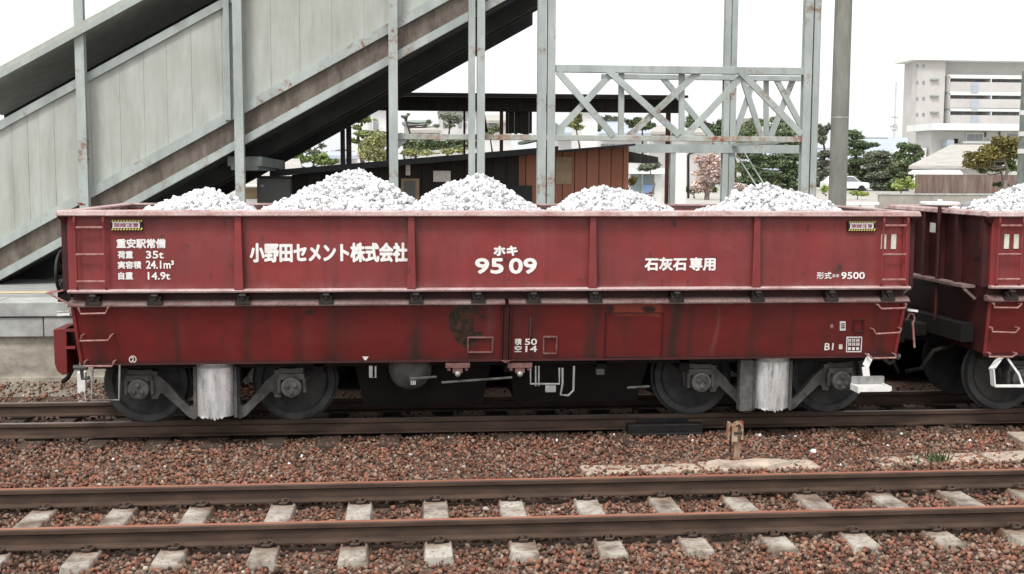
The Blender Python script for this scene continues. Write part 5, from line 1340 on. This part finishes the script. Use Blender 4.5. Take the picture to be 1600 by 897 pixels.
tree('bare_tree','crooked leafless garden tree between the two pale posts',668,70,[(632,183,5,3),(671,190,5,3),(682,197,6,3),(664,196,5,3),(638,179,3,2)],'pine_dull',bark='bark',size=.14,dens=.35,tw=.16,seed=9)
hd = tree('hedge_shrub','long dark clipped hedge below the tie beam, above the hut roof',690,55,[(635+i*12,222.5+(i%3),10,4.5) for i in range(10)]+[(640+i*12,229+(i%2),10,4) for i in range(9)],'pine',size=.17,tw=.08,seed=10)
tree('leafy_shrub','yellow green shrub under the hedge beside the pale post',648,50,[(640,238,14,5),(665,239,14,4),(700,236,14,4),(720,235,10,4)],'bush',size=.15,dens=.6,tw=.08,seed=11)
# through the truss
tree('pine_tree','pine with yellowish top beside the white wall seen through the truss',902,90,[(902,180,7,4),(903,188,8,5),(894,195,11,4),(905,199,8,4)],'bush',size=.2,tw=.14,seed=12)
tree('pine_tree','low dark pine behind the temple like roof seen through the truss',960,150,[(945,189,10,5),(963,188,11,5),(985,191,7,3)],'pine_dull',size=.3,tw=.3,seed=13)
tree('pine_tree','dark pine pad above the ornate roof beside the truss diagonal',1008,105,[(1003,190,13,4),(1012,196,12,4),(985,192,6,3)],'pine',size=.24,tw=.2,seed=14)
tree('pine_tree','pine with dark pads between the crossing truss diagonals',1115,100,[(1116,203,11,9),(1125,192,6,5),(1082,187,9,5),(1075,195,7,4)],'pine',size=.165,tw=.2,seed=15)
tree('pine_tree','leaning garden pine with one wide pad in front of the shed',1017,38,[(1014,260,16,5),(1006,263,10,4),(1024,258,9,4)],'pine_dull',bark='bark_pale',size=.09,tw=.07,seed=16)
tree('leafy_shrub','small orange green shrub against the shed door',988,42,[(987,284,7,6),(991,280,5,5)],'autumn',size=.1,tw=.05,seed=17)
for i, (px_, Yt, pds, lb) in enumerate((
    (1095,140,[(1088,205,11,6),(1100,199,12,6),(1095,192,8,5),(1082,211,9,5)],'soft green tree behind the rusty part of the tie beam'),
    (1150,135,[(1145,196,12,7),(1156,203,12,7),(1150,210,13,6)],'soft green tree just behind the white truss post'),
    (1215,150,[(1212,188,11,6),(1222,195,13,7),(1208,201,12,6)],'far soft green tree above the second layered pine'),
    (885,130,[(880,201,9,5),(890,196,8,5)],'far soft green tree beside the thick double post'),
    (1180,160,[(1172,196,14,7),(1188,192,13,6),(1180,188,8,5)],'far soft green trees left of the pale far block'),
    (1245,145,[(1238,206,13,7),(1250,199,9,6),(1232,196,8,5)],'far soft green tree just left of the thick end post of the truss'),
    (640,120,[(628,213,10,5),(648,210,9,4),(660,213,9,4)],'low far tree behind the tie beam beside the pale post'),
    (770,115,[(765,205,9,6),(778,201,8,6)],'low far tree beside the dark hanging boards'),
    (985,140,[(980,204,9,5),(995,207,9,4),(1006,206,8,4)],'low far tree behind the first upright of the truss'),
    (520,110,[(515,242,13,5),(535,240,12,6),(500,247,10,4)],'low far tree beyond the hut roof under the stair slope'),
    (935,135,[(930,199,9,5),(942,203,9,4)],'far low tree beside the tall white wall'))):
    tree('leafy_tree',lb,px_,Yt,pds,'green_far',size=.2,dens=.8,tw=.18,seed=60+i)
# cherry
tree('cherry_tree','pale pink blossoming cherry tree beside the white pillar',1104,58,cloudpads(1076,1136,245,296,26,12,7,18),'cherry',bark='bark_pale',size=.12,dens=.3,tw=.18,seed=18)
tree('leafy_shrub','low pinkish shrub in front of the pines beside the white post',1158,55,[(1150,291,7,5),(1163,293,8,5)],'cherry',size=.12,dens=.5,tw=.06,seed=19)
tree('hedge_shrub','low green hedge under the cherry tree',1090,62,[(1078+i*9,296+(i%2),8,4) for i in range(5)],'green_leaf',size=.17,tw=.06,seed=41)
# big pines behind the heap
tree('pine_tree','large dark layered pine rising behind the truss and the heap',1182,92,[(1172,205,12,5),(1186,213,14,5),(1168,222,13,5),(1192,232,20,5),(1172,243,20,5),(1198,252,22,5),(1172,262,18,5),(1192,272,24,6),(1170,280,18,6),(1198,288,24,6),(1176,294,20,5),(1164,233,10,5)],'pine',size=.165,tw=.3,seed=20)
tree('pine_tree','second layered pine close to the thick truss post',1232,95,[(1226,208,13,4),(1238,222,14,5),(1222,232,14,5),(1240,244,18,5),(1226,256,18,6),(1243,268,16,6),(1224,277,20,6),(1240,289,20,6),(1225,297,16,5)],'pine',size=.165,tw=.3,seed=21)
tree('pine_tree','tall small crowned pine beside the thin conduit of the truss post',1286,100,[(1286,203,9,6),(1282,215,10,5),(1287,240,10,5),(1284,255,13,6),(1288,270,12,6),(1284,285,14,7)],'pine_dull',size=.165,tw=.22,seed=22)
# right of the pole
tree('pine_tree','layered dark pine directly right of the round pole',1342,98,[(1331,208,12,4.5),(1336,224,18,5),(1350,228,14,4),(1334,238,14,5),(1342,252,18,5),(1330,262,14,5),(1350,269,16,5),(1334,280,18,6),(1350,288,18,6),(1332,293,14,5)],'pine',size=.165,tw=.28,seed=23)
tree('pine_tree','broad greyish pine in the middle of the garden group',1378,96,[(1372,241,18,5),(1385,252,20,5),(1368,259,16,5),(1388,266,18,6),(1372,274,18,6),(1390,281,20,6),(1374,289,20,6),(1390,296,20,5)],'pine_dull',size=.16,tw=.28,seed=24)
tree('pine_tree','upright pine with open pads in front of the flat roofed house',1417,94,[(1420,228.5,15,4),(1408,242,11,5),(1435,241,9,5),(1429,249,9,5),(1412,254,12,6),(1405,264,13,6),(1420,263,9,5),(1412,274,13,7),(1402,285,15,6)],'pine',bark='bark_pale',size=.15,tw=.2,seed=25)
tree('maple_tree','spreading tree with bronze orange young leaves above the board wall',1575,46,[(1565,221,20,9),(1582,222,15,9),(1548,233,18,9),(1532,245,19,9),(1517,243,12,7),(1515,256,13,7),(1586,238,16,12),(1556,243,18,9),(1540,256,16,7),(1575,232,16,9)],'autumn',bark='bark_pale',size=.12,dens=.5,tw=.13,seed=26)
tree('leafy_shrub','dark green lower foliage of the shrub under the bronze tree',1560,47,[(1565,240,18,7),(1572,252,20,7),(1545,252,14,6),(1555,263,18,5),(1582,262,12,7),(1530,262,10,4),(1566,288,14,4),(1535,268,8,4)],'green_leaf',bark='bark_pale',size=.12,dens=.42,tw=.1,seed=27)
tree('leafy_shrub','yellow green spiky shrub in front of the board wall corner',1412,62,[(1403,291,11,6),(1418,283,9,7),(1424,291,9,6),(1408,284,8,5)],'aloe',size=.2,dens=.5,tw=.06,seed=28)
tree('leafy_shrub','low yellow green planting in front of the white car',1342,60,[(1338,302,10,3),(1350,303,8,2.5)],'aloe',size=.12,tw=.04,seed=29)
tree('leafy_shrub','round light green bush beside the round pole',1288,70,[(1288,295,6,6)],'aloe',size=.14,tw=.06,seed=30)
